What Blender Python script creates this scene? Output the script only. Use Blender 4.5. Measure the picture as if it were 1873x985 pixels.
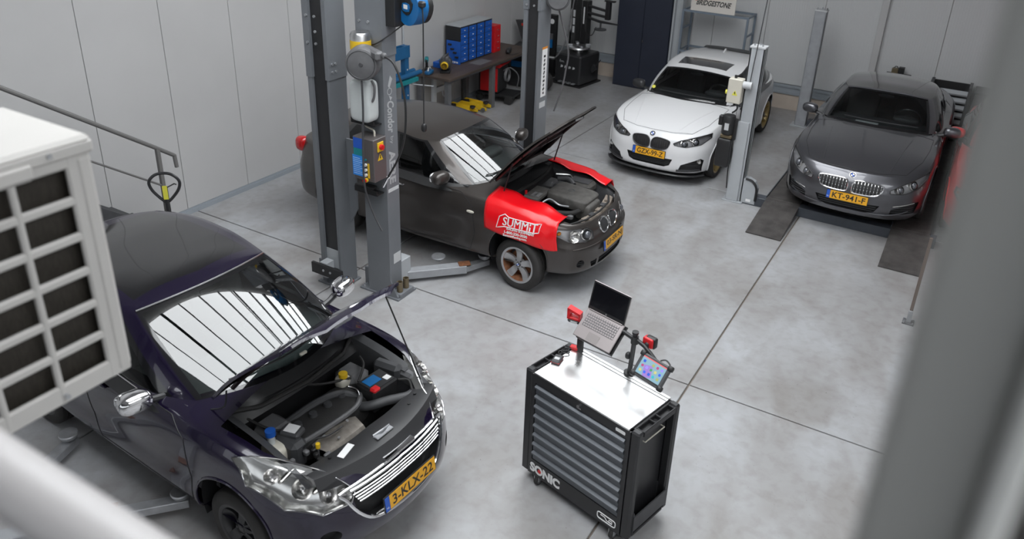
import bpy, math, random
import numpy as np
from mathutils import Vector, Matrix
from mathutils.bvhtree import BVHTree

random.seed(7)
for _o in list(bpy.data.objects):
    bpy.data.objects.remove(_o, do_unlink=True)
SC = bpy.context.scene
COL = SC.collection
PI = math.pi

# ------------------------------------------------------------------ camera
CAM_POS = Vector((0.0, 0.0, 4.70))
PITCH, ROLL, YAW, FPX, PPX, PPY = 0.430, 0.042, -0.510, 1464.0, 960.0, 380.0
cf = Vector((math.sin(YAW)*math.cos(PITCH), math.cos(YAW)*math.cos(PITCH), -math.sin(PITCH)))
cr_ = Vector((math.cos(YAW), -math.sin(YAW), 0)); cu_ = cr_.cross(cf)
CR = cr_*math.cos(ROLL) + cu_*math.sin(ROLL)
CU = -cr_*math.sin(ROLL) + cu_*math.cos(ROLL)
cam = bpy.data.cameras.new('camera')
camo = bpy.data.objects.new('camera', cam); COL.objects.link(camo)
camo.matrix_world = Matrix(((CR.x, CU.x, -cf.x, CAM_POS.x), (CR.y, CU.y, -cf.y, CAM_POS.y),
                            (CR.z, CU.z, -cf.z, CAM_POS.z), (0, 0, 0, 1)))
cam.sensor_fit = 'HORIZONTAL'; cam.sensor_width = 36.0
cam.lens = FPX/1873*36
cam.shift_x = (936.5-PPX)/1873
cam.shift_y = -(492.5-PPY)/1873
cam.clip_start = 0.05; cam.clip_end = 100
cam.dof.use_dof = True; cam.dof.focus_distance = 7.6; cam.dof.aperture_fstop = 2.0
SC.camera = camo

# ------------------------------------------------------------------ world, light, exposure
SC.view_settings.view_transform = 'Standard'
try: SC.view_settings.look = 'None'
except Exception: pass
SC.view_settings.exposure = 0.38
SC.view_settings.gamma = 1.0
SC.view_settings.use_curve_mapping = False
W = bpy.data.worlds.new('overcast_sky'); SC.world = W; W.use_nodes = True
W.node_tree.nodes['Background'].inputs[0].default_value = (0.80, 0.88, 1.0, 1)
W.node_tree.nodes['Background'].inputs[1].default_value = 0.6
SKYLIGHT = 4.6      # brightness of the roof lights and of the added right-hand fill pane
FILLGLOW = 0.7      # brightness of the glowing panes added behind the viewer as front fill

# ------------------------------------------------------------------ helpers
def _in(bs, names, val):
    for n in names:
        if n in bs.inputs:
            bs.inputs[n].default_value = val; return

def mat(name, col, rough=0.5, metal=0.0, coat=0.0, noise=0.0, nscale=8.0, bump=0.0, bscale=60.0,
        emit=0.0, spec=None, rvar=0.0, stretch=None, coat_rough=0.04):
    m = bpy.data.materials.new(name); m.use_nodes = True
    nt = m.node_tree; bs = nt.nodes['Principled BSDF']
    c = (*col, 1) if len(col) == 3 else col
    bs.inputs['Base Color'].default_value = c
    bs.inputs['Roughness'].default_value = rough
    bs.inputs['Metallic'].default_value = metal
    if coat:
        _in(bs, ['Coat Weight', 'Clearcoat'], coat); _in(bs, ['Coat Roughness', 'Clearcoat Roughness'], coat_rough)
    if spec is not None: _in(bs, ['Specular IOR Level', 'Specular'], spec)
    if emit:
        _in(bs, ['Emission Color', 'Emission'], c); bs.inputs['Emission Strength'].default_value = emit
    if noise or bump or rvar:
        tc = nt.nodes.new('ShaderNodeTexCoord'); src = tc.outputs['Object']
        if stretch:
            mp = nt.nodes.new('ShaderNodeMapping'); mp.inputs['Scale'].default_value = stretch
            nt.links.new(src, mp.inputs[0]); src = mp.outputs[0]
    if noise or rvar:
        n = nt.nodes.new('ShaderNodeTexNoise'); n.inputs['Scale'].default_value = nscale
        n.inputs['Detail'].default_value = 6; nt.links.new(src, n.inputs['Vector'])
        if noise:
            r = nt.nodes.new('ShaderNodeMapRange'); r.inputs[1].default_value = .3; r.inputs[2].default_value = .7
            r.inputs[3].default_value = 1-noise; r.inputs[4].default_value = 1+noise
            nt.links.new(n.outputs['Fac'], r.inputs[0])
            mx = nt.nodes.new('ShaderNodeVectorMath'); mx.operation = 'SCALE'
            mx.inputs[0].default_value = c[:3]; nt.links.new(r.outputs[0], mx.inputs['Scale'])
            nt.links.new(mx.outputs[0], bs.inputs['Base Color'])
        if rvar:
            r2 = nt.nodes.new('ShaderNodeMapRange'); r2.inputs[1].default_value = .3; r2.inputs[2].default_value = .7
            r2.inputs[3].default_value = max(0, rough-rvar); r2.inputs[4].default_value = min(1, rough+rvar)
            nt.links.new(n.outputs['Fac'], r2.inputs[0]); nt.links.new(r2.outputs[0], bs.inputs['Roughness'])
    if bump:
        n2 = nt.nodes.new('ShaderNodeTexNoise'); n2.inputs['Scale'].default_value = bscale
        nt.links.new(src, n2.inputs['Vector'])
        b = nt.nodes.new('ShaderNodeBump'); b.inputs['Strength'].default_value = bump; b.inputs['Distance'].default_value = .01
        nt.links.new(n2.outputs['Fac'], b.inputs['Height']); nt.links.new(b.outputs[0], bs.inputs['Normal'])
    return m

def glass(name, tint, refl=1.0, rough=0.0):
    m = bpy.data.materials.new(name); m.use_nodes = True; nt = m.node_tree
    for n in list(nt.nodes): nt.nodes.remove(n)
    out = nt.nodes.new('ShaderNodeOutputMaterial'); mx = nt.nodes.new('ShaderNodeMixShader')
    tr = nt.nodes.new('ShaderNodeBsdfTransparent'); tr.inputs[0].default_value = (*tint, 1)
    gl = nt.nodes.new('ShaderNodeBsdfGlossy'); gl.inputs['Roughness'].default_value = rough
    gl.inputs[0].default_value = (1, 1, 1, 1)
    fr = nt.nodes.new('ShaderNodeFresnel'); fr.inputs[0].default_value = 1.45
    ml = nt.nodes.new('ShaderNodeMath'); ml.operation = 'MULTIPLY'; ml.inputs[1].default_value = refl; ml.use_clamp = True
    nt.links.new(fr.outputs[0], ml.inputs[0]); nt.links.new(ml.outputs[0], mx.inputs[0])
    nt.links.new(tr.outputs[0], mx.inputs[1]); nt.links.new(gl.outputs[0], mx.inputs[2])
    nt.links.new(mx.outputs[0], out.inputs[0])
    return m

M = {}
def paint(name, col, metal=0.0, rough=0.35, coat=1.0, flake=0.0):
    return mat(name, col, rough, metal, coat, noise=flake, nscale=3.0)

class MB:
    """collects boxes, tubes, lathes ... into one mesh"""
    def __init__(s): s.v = []; s.f = []; s.mi = []; s.cur = 0
    def add(s, vs, fs):
        o = len(s.v); s.v += [tuple(v) for v in vs]
        for f in fs: s.f.append(tuple(i+o for i in f)); s.mi.append(s.cur)
        return s
    def use(s, i): s.cur = i; return s
    def box(s, c, d, rot=None, bev=0.0):
        hx, hy, hz = d[0]/2, d[1]/2, d[2]/2
        if bev <= 0:
            vs = [Vector((x, y, z)) for x in (-hx, hx) for y in (-hy, hy) for z in (-hz, hz)]
            fs = [(0, 1, 3, 2), (4, 6, 7, 5), (0, 4, 5, 1), (2, 3, 7, 6), (0, 2, 6, 4), (1, 5, 7, 3)]
        else:
            b = min(bev, hx*.99, hy*.99, hz*.99); vs = []; fs = []
            idx = {}
            for sx in (-1, 1):
                for sy in (-1, 1):
                    for sz in (-1, 1):
                        for a in range(3):
                            p = [sx*(hx-b), sy*(hy-b), sz*(hz-b)]; p[a] += (sx, sy, sz)[a]*b
                            idx[(sx, sy, sz, a)] = len(vs); vs.append(Vector(p))
            for a in range(3):
                o1, o2 = (a+1) % 3, (a+2) % 3
                for sg in (-1, 1):
                    q = []
                    for s1, s2 in ((-1, -1), (1, -1), (1, 1), (-1, 1)):
                        k = [0, 0, 0]; k[a] = sg; k[o1] = s1; k[o2] = s2; q.append(idx[(*k, a)])
                    fs.append(tuple(q if sg > 0 else q[::-1]))
                for s1 in (-1, 1):
                    for s2 in (-1, 1):
                        k0 = [0, 0, 0]; k0[a] = -1; k0[o1] = s1; k0[o2] = s2
                        k1 = list(k0); k1[a] = 1
                        q = [idx[(*k0, o1)], idx[(*k1, o1)], idx[(*k1, o2)], idx[(*k0, o2)]]
                        fs.append(tuple(q if s1*s2 < 0 else q[::-1]))
            for sx in (-1, 1):
                for sy in (-1, 1):
                    for sz in (-1, 1):
                        q = [idx[(sx, sy, sz, a)] for a in range(3)]
                        fs.append(tuple(q if sx*sy*sz > 0 else q[::-1]))
        if rot is not None: vs = [rot @ v for v in vs]
        c = Vector(c)
        return s.add([v+c for v in vs], fs)
    def b2(s, lo, hi, bev=0.0):
        return s.box([(a+b)/2 for a, b in zip(lo, hi)], [abs(b-a) for a, b in zip(lo, hi)], None, bev)
    def cyl(s, p0, p1, r, n=16, r2=None, caps=True):
        p0, p1 = Vector(p0), Vector(p1); d = (p1-p0)
        if d.length < 1e-9: return s
        d.normalize(); a = d.orthogonal().normalized(); b = d.cross(a); r2 = r if r2 is None else r2
        vs = []; fs = []
        for k in range(n):
            t = 2*PI*k/n; u = a*math.cos(t)+b*math.sin(t); vs += [p0+u*r, p1+u*r2]
        for k in range(n):
            j = (k+1) % n; fs.append((2*k, 2*j, 2*j+1, 2*k+1))
        if caps: fs.append(tuple(2*k for k in range(n))[::-1]); fs.append(tuple(2*k+1 for k in range(n)))
        return s.add(vs, fs)
    def tube(s, pts, r, n=8, closed=False, caps=True):
        P = [Vector(p) for p in pts]; K = len(P); vs = []; fs = []
        if K < 2: return s
        T = []
        for i in range(K):
            a = P[(i-1) % K] if (closed or i > 0) else P[i]; b = P[(i+1) % K] if (closed or i < K-1) else P[i]
            t = b-a
            T.append(t.normalized() if t.length > 1e-9 else Vector((0, 0, 1)))
        nrm = T[0].orthogonal().normalized()
        rr = r if isinstance(r, (list, tuple)) else [r]*K
        for i in range(K):
            nrm = (nrm - T[i]*nrm.dot(T[i]))
            nrm = nrm.normalized() if nrm.length > 1e-6 else T[i].orthogonal().normalized()
            b = T[i].cross(nrm)
            for k in range(n):
                t = 2*PI*k/n; vs.append(P[i]+(nrm*math.cos(t)+b*math.sin(t))*rr[i])
        R = K if closed else K-1
        for i in range(R):
            i2 = (i+1) % K
            for k in range(n):
                k2 = (k+1) % n; fs.append((i*n+k, i*n+k2, i2*n+k2, i2*n+k))
        if caps and not closed:
            fs.append(tuple(range(n))[::-1]); fs.append(tuple((K-1)*n+k for k in range(n)))
        return s.add(vs, fs)
    def lathe(s, prof, o=(0, 0, 0), ax=(0, 0, 1), n=32, closed=False):
        """prof: list of (radius, height along axis)"""
        ax = Vector(ax).normalized(); a = ax.orthogonal().normalized(); b = ax.cross(a); o = Vector(o)
        K = len(prof); vs = []; fs = []
        for (r, h) in prof:
            for k in range(n):
                t = 2*PI*k/n; vs.append(o+ax*h+(a*math.cos(t)+b*math.sin(t))*r)
        for i in range(K if closed else K-1):
            i2 = (i+1) % K
            for k in range(n):
                k2 = (k+1) % n; fs.append((i*n+k, i*n+k2, i2*n+k2, i2*n+k))
        return s.add(vs, fs)
    def prism(s, poly, o, u, v, d):
        """polygon in (u,v) plane at o, extruded by vector d"""
        o, u, v, d = Vector(o), Vector(u), Vector(v), Vector(d); n = len(poly)
        vs = [o+u*a+v*b for a, b in poly]; vs += [p+d for p in vs]
        fs = [tuple(range(n))[::-1], tuple(range(n, 2*n))]
        for k in range(n): j = (k+1) % n; fs.append((k, j, n+j, n+k))
        return s.add(vs, fs)
    def sell(s, c, r, e=(0.4, 0.4), n=(20, 12), rot=None):
        """superellipsoid: rounded block"""
        def sp(w, m): return math.copysign(abs(w)**m, w)
        vs = []; fs = []; nu, nv = n; c = Vector(c)
        for j in range(nv+1):
            ph = -PI/2+PI*j/nv; cp, sn = sp(math.cos(ph), e[0]), sp(math.sin(ph), e[0])
            for i in range(nu):
                th = 2*PI*i/nu
                p = Vector((r[0]*cp*sp(math.cos(th), e[1]), r[1]*cp*sp(math.sin(th), e[1]), r[2]*sn))
                vs.append(c+(rot @ p if rot is not None else p))
        for j in range(nv):
            for i in range(nu):
                i2 = (i+1) % nu; fs.append((j*nu+i, j*nu+i2, (j+1)*nu+i2, (j+1)*nu+i))
        return s.add(vs, fs)
    def grid(s, rows):
        """rows: list of equal-length point lists"""
        nr, nc = len(rows), len(rows[0]); vs = [p for r in rows for p in r]
        fs = [(i*nc+j, i*nc+j+1, (i+1)*nc+j+1, (i+1)*nc+j) for i in range(nr-1) for j in range(nc-1)]
        return s.add(vs, fs)
    def xf(s, mtx):
        s.v = [tuple(mtx @ Vector(v)) for v in s.v]; return s
    def build(s, name, mats, parent=None, smooth=True, angle=35, label=None):
        me = bpy.data.meshes.new(name); me.from_pydata(s.v, [], s.f)
        ml = mats if isinstance(mats, (list, tuple)) else [mats]
        for m in ml: me.materials.append(M[m] if isinstance(m, str) else m)
        if len(ml) > 1: me.polygons.foreach_set('material_index', s.mi)
        me.validate(clean_customdata=False)
        if smooth:
            me.polygons.foreach_set('use_smooth', [True]*len(me.polygons))
            try: me.set_sharp_from_angle(angle=math.radians(angle))
            except Exception: pass
        me.update()
        o = bpy.data.objects.new(name, me); COL.objects.link(o)
        if parent is not None: o.parent = parent
        if label: o['label'] = label
        return o

def tag(o, label, cat, group=None):
    o['label'] = label; o['category'] = cat
    if group: o['group'] = group
    return o
def thing(name, label, cat, loc=(0, 0, 0), rz=0.0, group=None):
    o = bpy.data.objects.new(name, None); COL.objects.link(o); o.empty_display_size = .1
    o.location = loc; o.rotation_euler = (0, 0, rz); return tag(o, label, cat, group)
def struct(o):
    o['kind'] = 'structure'; return o
def copy_tree(o, parent=None, loc=None):
    c = o.copy(); COL.objects.link(c); c.parent = parent
    if parent is not None: c.matrix_parent_inverse = o.matrix_parent_inverse.copy()
    if loc is not None: c.location = loc
    for ch in list(o.children): copy_tree(ch, c)
    return c

def text_geo(body, size, shear=0.0, bold=0.0, align='CENTER', spacing=1.0):
    """flat glyph polygons (verts 2d, faces)"""
    cu = bpy.data.curves.new('txt', 'FONT'); cu.body = body; cu.size = size; cu.shear = shear
    cu.align_x = align; cu.align_y = 'CENTER'; cu.offset = bold; cu.space_character = spacing; cu.resolution_u = 3
    ob = bpy.data.objects.new('txt', cu); COL.objects.link(ob)
    dg = bpy.context.evaluated_depsgraph_get()
    me = bpy.data.meshes.new_from_object(ob.evaluated_get(dg))
    vs = [(v.co.x, v.co.y) for v in me.vertices]; fs = [tuple(p.vertices) for p in me.polygons]
    bpy.data.objects.remove(ob, do_unlink=True); bpy.data.curves.remove(cu); bpy.data.meshes.remove(me)
    return vs, fs
def text_on(mb, body, size, o, u, v, **k):
    vs, fs = text_geo(body, size, **k); o, u, v = Vector(o), Vector(u), Vector(v)
    sx = k.get('sx', 1)
    return mb.add([o+u*a+v*b for a, b in vs], fs)
def rounded(w, h, r, n=4):
    out = []
    for cx, cy, a0 in ((w/2-r, h/2-r, 0), (-w/2+r, h/2-r, 90), (-w/2+r, -h/2+r, 180), (w/2-r, -h/2+r, 270)):
        for k in range(n+1):
            a = math.radians(a0+90*k/n); out.append((cx+r*math.cos(a), cy+r*math.sin(a)))
    return out
def circ(cx, cy, r, n=16, ry=None):
    ry = r if ry is None else ry
    return [(cx+r*math.cos(2*PI*k/n), cy+ry*math.sin(2*PI*k/n)) for k in range(n)]
def spline(pts, per=6):
    P = [np.array(p, float) for p in pts]; out = []
    for i in range(len(P)-1):
        p0 = P[max(i-1, 0)]; p1 = P[i]; p2 = P[i+1]; p3 = P[min(i+2, len(P)-1)]
        for k in range(per):
            t = k/per
            out.append(.5*((2*p1)+(-p0+p2)*t+(2*p0-5*p1+4*p2-p3)*t*t+(-p0+3*p1-3*p2+p3)*t**3))
    out.append(P[-1]); return [tuple(p) for p in out]

# ------------------------------------------------------------------ materials
def add_mats():
    M['wallpanel'] = mat('wall_panel_white', (.50, .495, .495), .42, noise=.03, nscale=1.2)
    M['backpanel'] = mat('ribbed_wall_panel', (.60, .61, .62), .42, noise=.03, nscale=1.0)
    M['plinth'] = mat('beige_plinth', (.55, .47, .40), .7, noise=.06, nscale=5)
    M['jointdark'] = mat('floor_joint', (.21, .18, .155), .9)
    M['steelgrey'] = mat('grey_lift_enamel', (.165, .175, .19), .42, noise=.05, nscale=4)
    M['steellight'] = mat('light_grey_enamel', (.42, .44, .46), .42, noise=.05, nscale=5)
    M['galv'] = mat('galvanised_steel', (.48, .49, .51), .42, .7, noise=.12, nscale=14)
    M['castgrey'] = mat('arm_grey', (.33, .34, .36), .45, noise=.1, nscale=9)
    M['black'] = mat('black_plastic', (.018, .018, .019), .45, noise=.1, nscale=20)
    M['rubber'] = mat('rubber', (.022, .021, .021), .75, noise=.15, nscale=12, bump=.15, bscale=120)
    M['tyre'] = mat('tyre_rubber', (.03, .028, .027), .7, noise=.25, nscale=6)
    M['satin'] = mat('satin_black', (.03, .03, .032), .3, noise=.08, nscale=9)
    M['dgrey'] = mat('dark_grey_plastic', (.055, .056, .06), .5, noise=.1, nscale=15)
    M['mgrey'] = mat('mid_grey_plastic', (.12, .12, .125), .5, noise=.1, nscale=15)
    M['chrome'] = mat('chrome', (.86, .86, .87), .08, 1.0)
    M['alu'] = mat('aluminium', (.62, .62, .62), .32, 1.0, noise=.06, nscale=20)
    M['silverpaint'] = mat('silver_rim', (.46, .46, .47), .33, .6, .4)
    M['goldrim'] = mat('gold_rim', (.42, .31, .13), .34, .55, .3)
    M['greyrim'] = mat('grey_rim', (.20, .20, .21), .35, .6, .3)
    M['rust'] = mat('rust', (.20, .08, .035), .85, noise=.4, nscale=25)
    M['white'] = mat('white_print', (.82, .82, .82), .5)
    M['cream'] = mat('cream_case', (.62, .59, .51), .45, noise=.03)
    M['yellow'] = mat('yellow_paint', (.75, .48, .02), .45, noise=.05)
    M['plateyellow'] = mat('plate_yellow', (.80, .40, .02), .4)
    M['plateblue'] = mat('plate_blue', (.02, .10, .50), .4)
    M['red'] = mat('red_plastic', (.62, .015, .02), .38, noise=.05)
    M['vinylred'] = mat('red_vinyl', (.80, .006, .012), .27, noise=.05, nscale=4, coat=.3, coat_rough=.2)
    M['blue'] = mat('blue_enamel', (.012, .10, .45), .4, noise=.06)
    M['reelblue'] = mat('reel_blue', (.008, .13, .36), .35, noise=.05)
    M['pressblue'] = mat('press_blue', (.012, .10, .24), .45, noise=.08)
    M['teal'] = mat('teal_plastic', (.01, .22, .25), .45)
    M['navy'] = mat('navy_locker', (.022, .027, .045), .42, noise=.06, nscale=3)
    M['wood'] = mat('bench_top', (.075, .055, .045), .55, noise=.35, nscale=6, stretch=(1, .2, 1))
    M['redcar'] = paint('red_car_paint', (.55, .012, .014), 0, .3, 1)
    M['glassdark'] = glass('tinted_glass', (.50, .53, .53), 1.2)
    M['glassblack'] = glass('dark_tinted_glass', (.07, .08, .08), 1.0)
    M['glassclear'] = glass('windscreen_glass', (.60, .68, .66), 3.2)
    M['lens'] = glass('lamp_lens', (.95, .95, .96), .8)
    M['lamphouse'] = mat('lamp_housing', (.58, .58, .59), .32, .45)
    M['lampsilver'] = mat('lamp_silver', (.80, .80, .78), .16, .85)
    M['lampdark'] = mat('lamp_housing_dark', (.34, .34, .35), .35, .35)
    M['lampchrome'] = mat('lamp_reflector', (.80, .79, .76), .14, 1.0)
    M['projector'] = mat('projector_glass', (.10, .105, .12), .04, .2, 1.0)
    M['frit'] = mat('black_glass_edge', (.008, .008, .009), .08, coat=.6)
    M['seat'] = mat('seat_cloth', (.06, .06, .063), .8, noise=.2, nscale=30)
    M['leather'] = mat('seat_leather', (.09, .087, .085), .45, noise=.1)
    M['cabin'] = mat('cabin_trim', (.05, .051, .054), .6, noise=.1)
    M['fluid'] = mat('milky_tank', (.55, .58, .58), .4, noise=.05)
    M['acwhite'] = mat('ac_casing', (.50, .485, .465), .45, noise=.03, nscale=3)
    M['fin'] = mat('heat_exchanger', (.035, .03, .024), .6, .3, noise=.3, nscale=40, stretch=(1, 6, 1))
    M['amber'] = mat('amber_lamp', (.75, .28, .03), .3)
    M['tail'] = mat('tail_lamp_red', (.55, .01, .012), .15, coat=.8)
    M['screen'] = mat('screen_black', (.006, .006, .008), .12, coat=.4)
add_mats()
# ================================================================== the setting
XL, XR, YF, YB, ZC = -8.6, 6.5, -3.2, 16.1, 6.3

def concrete():
    m = bpy.data.materials.new('power_floated_concrete'); m.use_nodes = True; nt = m.node_tree; bs = nt.nodes['Principled BSDF']
    geo = nt.nodes.new('ShaderNodeNewGeometry')
    def noise(sc, det, dist=0.0, stretch=None):
        n = nt.nodes.new('ShaderNodeTexNoise'); n.inputs['Scale'].default_value = sc
        n.inputs['Detail'].default_value = det; n.inputs['Distortion'].default_value = dist
        src = geo.outputs['Position']
        if stretch:
            mp = nt.nodes.new('ShaderNodeMapping'); mp.inputs['Scale'].default_value = stretch
            nt.links.new(src, mp.inputs[0]); src = mp.outputs[0]
        nt.links.new(src, n.inputs['Vector']); return n.outputs['Fac']
    def ramp(src, a, ca, b, cb):
        r = nt.nodes.new('ShaderNodeValToRGB'); e = r.color_ramp.elements
        e[0].position = a; e[0].color = (*ca, 1); e[1].position = b; e[1].color = (*cb, 1)
        nt.links.new(src, r.inputs[0]); return r.outputs[0]
    def mix(fac, a, b, mode='MIX'):
        x = nt.nodes.new('ShaderNodeMixRGB'); x.blend_type = mode
        if isinstance(fac, float): x.inputs[0].default_value = fac
        else: nt.links.new(fac, x.inputs[0])
        nt.links.new(a, x.inputs[1]); nt.links.new(b, x.inputs[2]); return x.outputs[0]
    c1 = ramp(noise(.55, 5, 1.2), .38, (.325, .322, .324), .66, (.42, .43, .45))
    c2 = ramp(noise(1.9, 8, .8, (1, .55, 1)), .35, (.74, .70, .66), .58, (1, 1, 1))
    c3 = ramp(noise(9, 9, .3), .30, (.84, .82, .80), .55, (1, 1, 1))
    c4 = ramp(noise(38, 3), .24, (.55, .52, .50), .30, (1, 1, 1))
    c = mix(1.0, mix(.75, mix(.65, c1, c2, 'MULTIPLY'), c3, 'MULTIPLY'), c4, 'MULTIPLY')
    nt.links.new(c, bs.inputs['Base Color'])
    rr = nt.nodes.new('ShaderNodeMapRange'); rr.inputs[3].default_value = .24; rr.inputs[4].default_value = .42
    nt.links.new(noise(1.3, 6, .5), rr.inputs[0]); nt.links.new(rr.outputs[0], bs.inputs['Roughness'])
    b = nt.nodes.new('ShaderNodeBump'); b.inputs['Strength'].default_value = .05; b.inputs['Distance'].default_value = .01
    nt.links.new(noise(14, 5), b.inputs['Height']); nt.links.new(b.outputs[0], bs.inputs['Normal'])
    return m
M['concrete'] = concrete()

def ribbed():
    m = mat('ribbed_wall_panel2', (.57, .575, .58), .42); nt = m.node_tree; bs = nt.nodes['Principled BSDF']
    tc = nt.nodes.new('ShaderNodeTexCoord'); w = nt.nodes.new('ShaderNodeTexWave'); w.bands_direction = 'X'
    w.inputs['Scale'].default_value = 7.0; nt.links.new(tc.outputs['Object'], w.inputs['Vector'])
    b = nt.nodes.new('ShaderNodeBump'); b.inputs['Strength'].default_value = .25; b.inputs['Distance'].default_value = .006
    nt.links.new(w.outputs['Fac'], b.inputs['Height']); nt.links.new(b.outputs[0], bs.inputs['Normal'])
    return m
M['ribbed'] = ribbed()

# floor: dark joint bed, slabs proud of it
fl = struct(MB().b2((XL-.2, YF-.2, -.20), (XR+.2, YB+.2, -.02)).build('floor', 'jointdark', smooth=False))
fl['label'] = 'grey power-floated concrete floor with saw-cut joints'
xs = [XL, -5.75, -1.65, 2.45, XR]; ys = [YF, 1.45, 6.33, 11.2, YB]; g = .009
for i in range(4):
    for j in range(4):
        lo = (xs[i]+(g if i else 0), ys[j]+(g if j else 0), -.019); hi = (xs[i+1]-(g if i < 3 else 0), ys[j+1]-(g if j < 3 else 0), 0)
        MB().b2(lo, hi, .004).build('concrete_slab', 'concrete', fl, smooth=False)

# left wall: sandwich panels
wl = struct(MB().b2((XL-.2, YF-.2, 0), (XL-.022, YB+.2, ZC)).build('wall_left', 'jointdark', smooth=False))
y = 5.165-1.033*8
while y < YB-.05:
    y1 = min(y+1.033, YB)
    MB().b2((XL-.021, max(y, YF)+.0035, .075), (XL, y1-.0035, ZC-.01), .003).build('wall_panel', 'wallpanel', wl, smooth=False)
    y += 1.033
bl = struct(MB().b2((XL-.02, YF, 0), (XL+.025, YB, .05)).b2((XL-.021, YF, .05), (XL+.010, YB, .074)).build('baseboard_left', 'steellight', smooth=False))
M['kick'] = mat('kick_grey', (.30, .33, .36), .45)
bl.data.materials[0] = M['kick']

# back wall: ribbed panels on a beige plinth with a grey rail
wb = struct(MB().b2((XL-.2, YB+.022, 0), (XR+.2, YB+.25, ZC)).build('wall_back', 'jointdark', smooth=False))
x = -1.65-1.05*7
while x < XR:
    MB().b2((max(x, XL)+.0035, YB, .50), (min(x+1.05, XR)-.0035, YB+.021, ZC-.01), .003).build('wall_panel', 'ribbed', wb, smooth=False)
    x += 1.05
MB().b2((XL, YB-.03, 0), (XR, YB+.021, .31)).build('plinth', 'plinth', wb, smooth=False)
MB().b2((XL, YB-.06, .31), (XR, YB+.021, .345)).b2((XL, YB-.03, .345), (XR, YB+.021, .44)).b2((XL, YB-.05, .44), (XR, YB+.021, .49)).build('sill_rail', 'kick', wb, smooth=False)
for i, xx in enumerate((-1.66, 3.4)):
    t_ = struct(MB().b2((xx-.06, YB-.10, .49), (xx+.06, YB-.001, ZC-.02), .006).build('trim_%d' % (i+1), 'wallpanel', smooth=False))
MB_wr = struct(MB().b2((XR, YF-.2, 0), (XR+.2, YB+.2, ZC)).build('wall_right', 'wallpanel', smooth=False))
# street-side wall behind the viewer, with glowing panes added as front fill
wf = struct(MB().b2((XL-.2, YF-.2, 0), (XR+.2, YF, 1.2)).b2((XL-.2, YF-.2, 4.4), (XR+.2, YF, ZC)).b2((XL-.2, YF-.2, 1.2), (XL+.8, YF, 4.4)).b2((XR-.8, YF-.2, 1.2), (XR+.2, YF, 4.4)).build('wall_front', 'wallpanel', smooth=False))
M['fillpane'] = mat('fill_pane', (.93, .97, 1.0), .6, emit=FILLGLOW)
M['roofpane'] = mat('daylit_roof_pane', (.95, .98, 1.0), .6, emit=SKYLIGHT)
wn = struct(MB().b2((XL+.8, YF-.12, 1.2), (XR-.8, YF-.08, 4.4)).build('window_1', 'fillpane', smooth=False))
for k in range(12): MB().b2((XL+.8+k*(XR-XL-1.6)/11-.03, YF-.08, 1.2), (XL+.8+k*(XR-XL-1.6)/11+.03, YF-.001, 4.4)).build('mullion', 'dgrey', wn, smooth=False)
# ceiling with translucent roof lights between dark purlins; the right one is added fill
ce = struct(MB().b2((XL-.2, YF-.2, ZC+.12), (XR+.2, YB+.2, ZC+.3)).build('ceiling', 'wallpanel', smooth=False))
n = 0
for (xa, xb, ya, yb) in ((-5.4, -1.2, 1.15, 6.6), (-5.4, -1.2, 6.75, 11.4), (1.2, 4.8, -1.2, 4.0)):  # last pane is added to brighten foreground faces turned to the viewer
    n += 1
    w = struct(MB().b2((xa, ya, ZC+.05), (xb, yb, ZC+.10)).build('window_%d' % (n+1), 'roofpane', smooth=False))
    k = ya; q = 0
    while k <= yb+.01:
        hw = .07 if q % 4 == 2 else .02
        MB().b2((xa, k-hw, ZC-.10), (xb, k+hw, ZC+.049)).build('purlin', 'dgrey', w, smooth=False); k += .95; q += 1
# ================================================================== cars
def pchip(xk, yk, x):
    xk = np.asarray(xk, float); yk = np.asarray(yk, float); x = np.asarray(x, float)
    h = np.diff(xk); d = np.diff(yk)/h; m = np.zeros_like(yk)
    if len(d) > 1:
        s = d[:-1]+d[1:]; pr = d[:-1]*d[1:]
        m[1:-1] = np.where(pr > 0, 2*pr/np.where(np.abs(s) < 1e-9, 1e-9, s), 0)
    m[0] = d[0]; m[-1] = d[-1]
    i = np.clip(np.searchsorted(xk, x, side='right')-1, 0, len(h)-1)
    s = (x-xk[i])/h[i]; s = np.clip(s, 0, 1); s2 = s*s; s3 = s2*s
    return (2*s3-3*s2+1)*yk[i]+(s3-2*s2+s)*h[i]*m[i]+(-2*s3+3*s2)*yk[i+1]+(s3-s2)*h[i]*m[i+1]

def crs(P, u, corners=(), sym=False):
    """Catmull-Rom through P (K,d), chord-aware tangents, u in [0,K-1]; corners get one-sided tangents,
    sym: first and last point lie on the mirror plane y = 0"""
    P = np.asarray(P, float); K = len(P); L = np.linalg.norm(np.diff(P, axis=0), axis=1)+1e-9
    T = np.zeros_like(P)
    for k in range(1, K-1):
        a, b = L[k-1], L[k]; T[k] = ((P[k]-P[k-1])/a*b+(P[k+1]-P[k])/b*a)/(a+b)
    T[0] = (P[1]-P[0])/L[0]; T[-1] = (P[-1]-P[-2])/L[-1]
    if sym:
        for k in (0, -1):
            t = np.zeros(P.shape[1]); t[1] = np.sign(T[k][1]); T[k] = t
    Ti = T.copy()
    for k in corners:
        Ti[k] = 2*(P[k]-P[k-1])/L[k-1]-T[k-1]; T[k] = 2*(P[k+1]-P[k])/L[k]-T[k+1] if k+1 not in corners else (P[k+1]-P[k])/L[k]
    i = np.clip(np.floor(u).astype(int), 0, K-2); s = (u-i)[:, None]; h = L[i][:, None]; s2 = s*s; s3 = s2*s
    return (2*s3-3*s2+1)*P[i]+(s3-2*s2+s)*h*T[i]+(-2*s3+3*s2)*P[i+1]+(s3-s2)*h*Ti[i+1]

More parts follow.
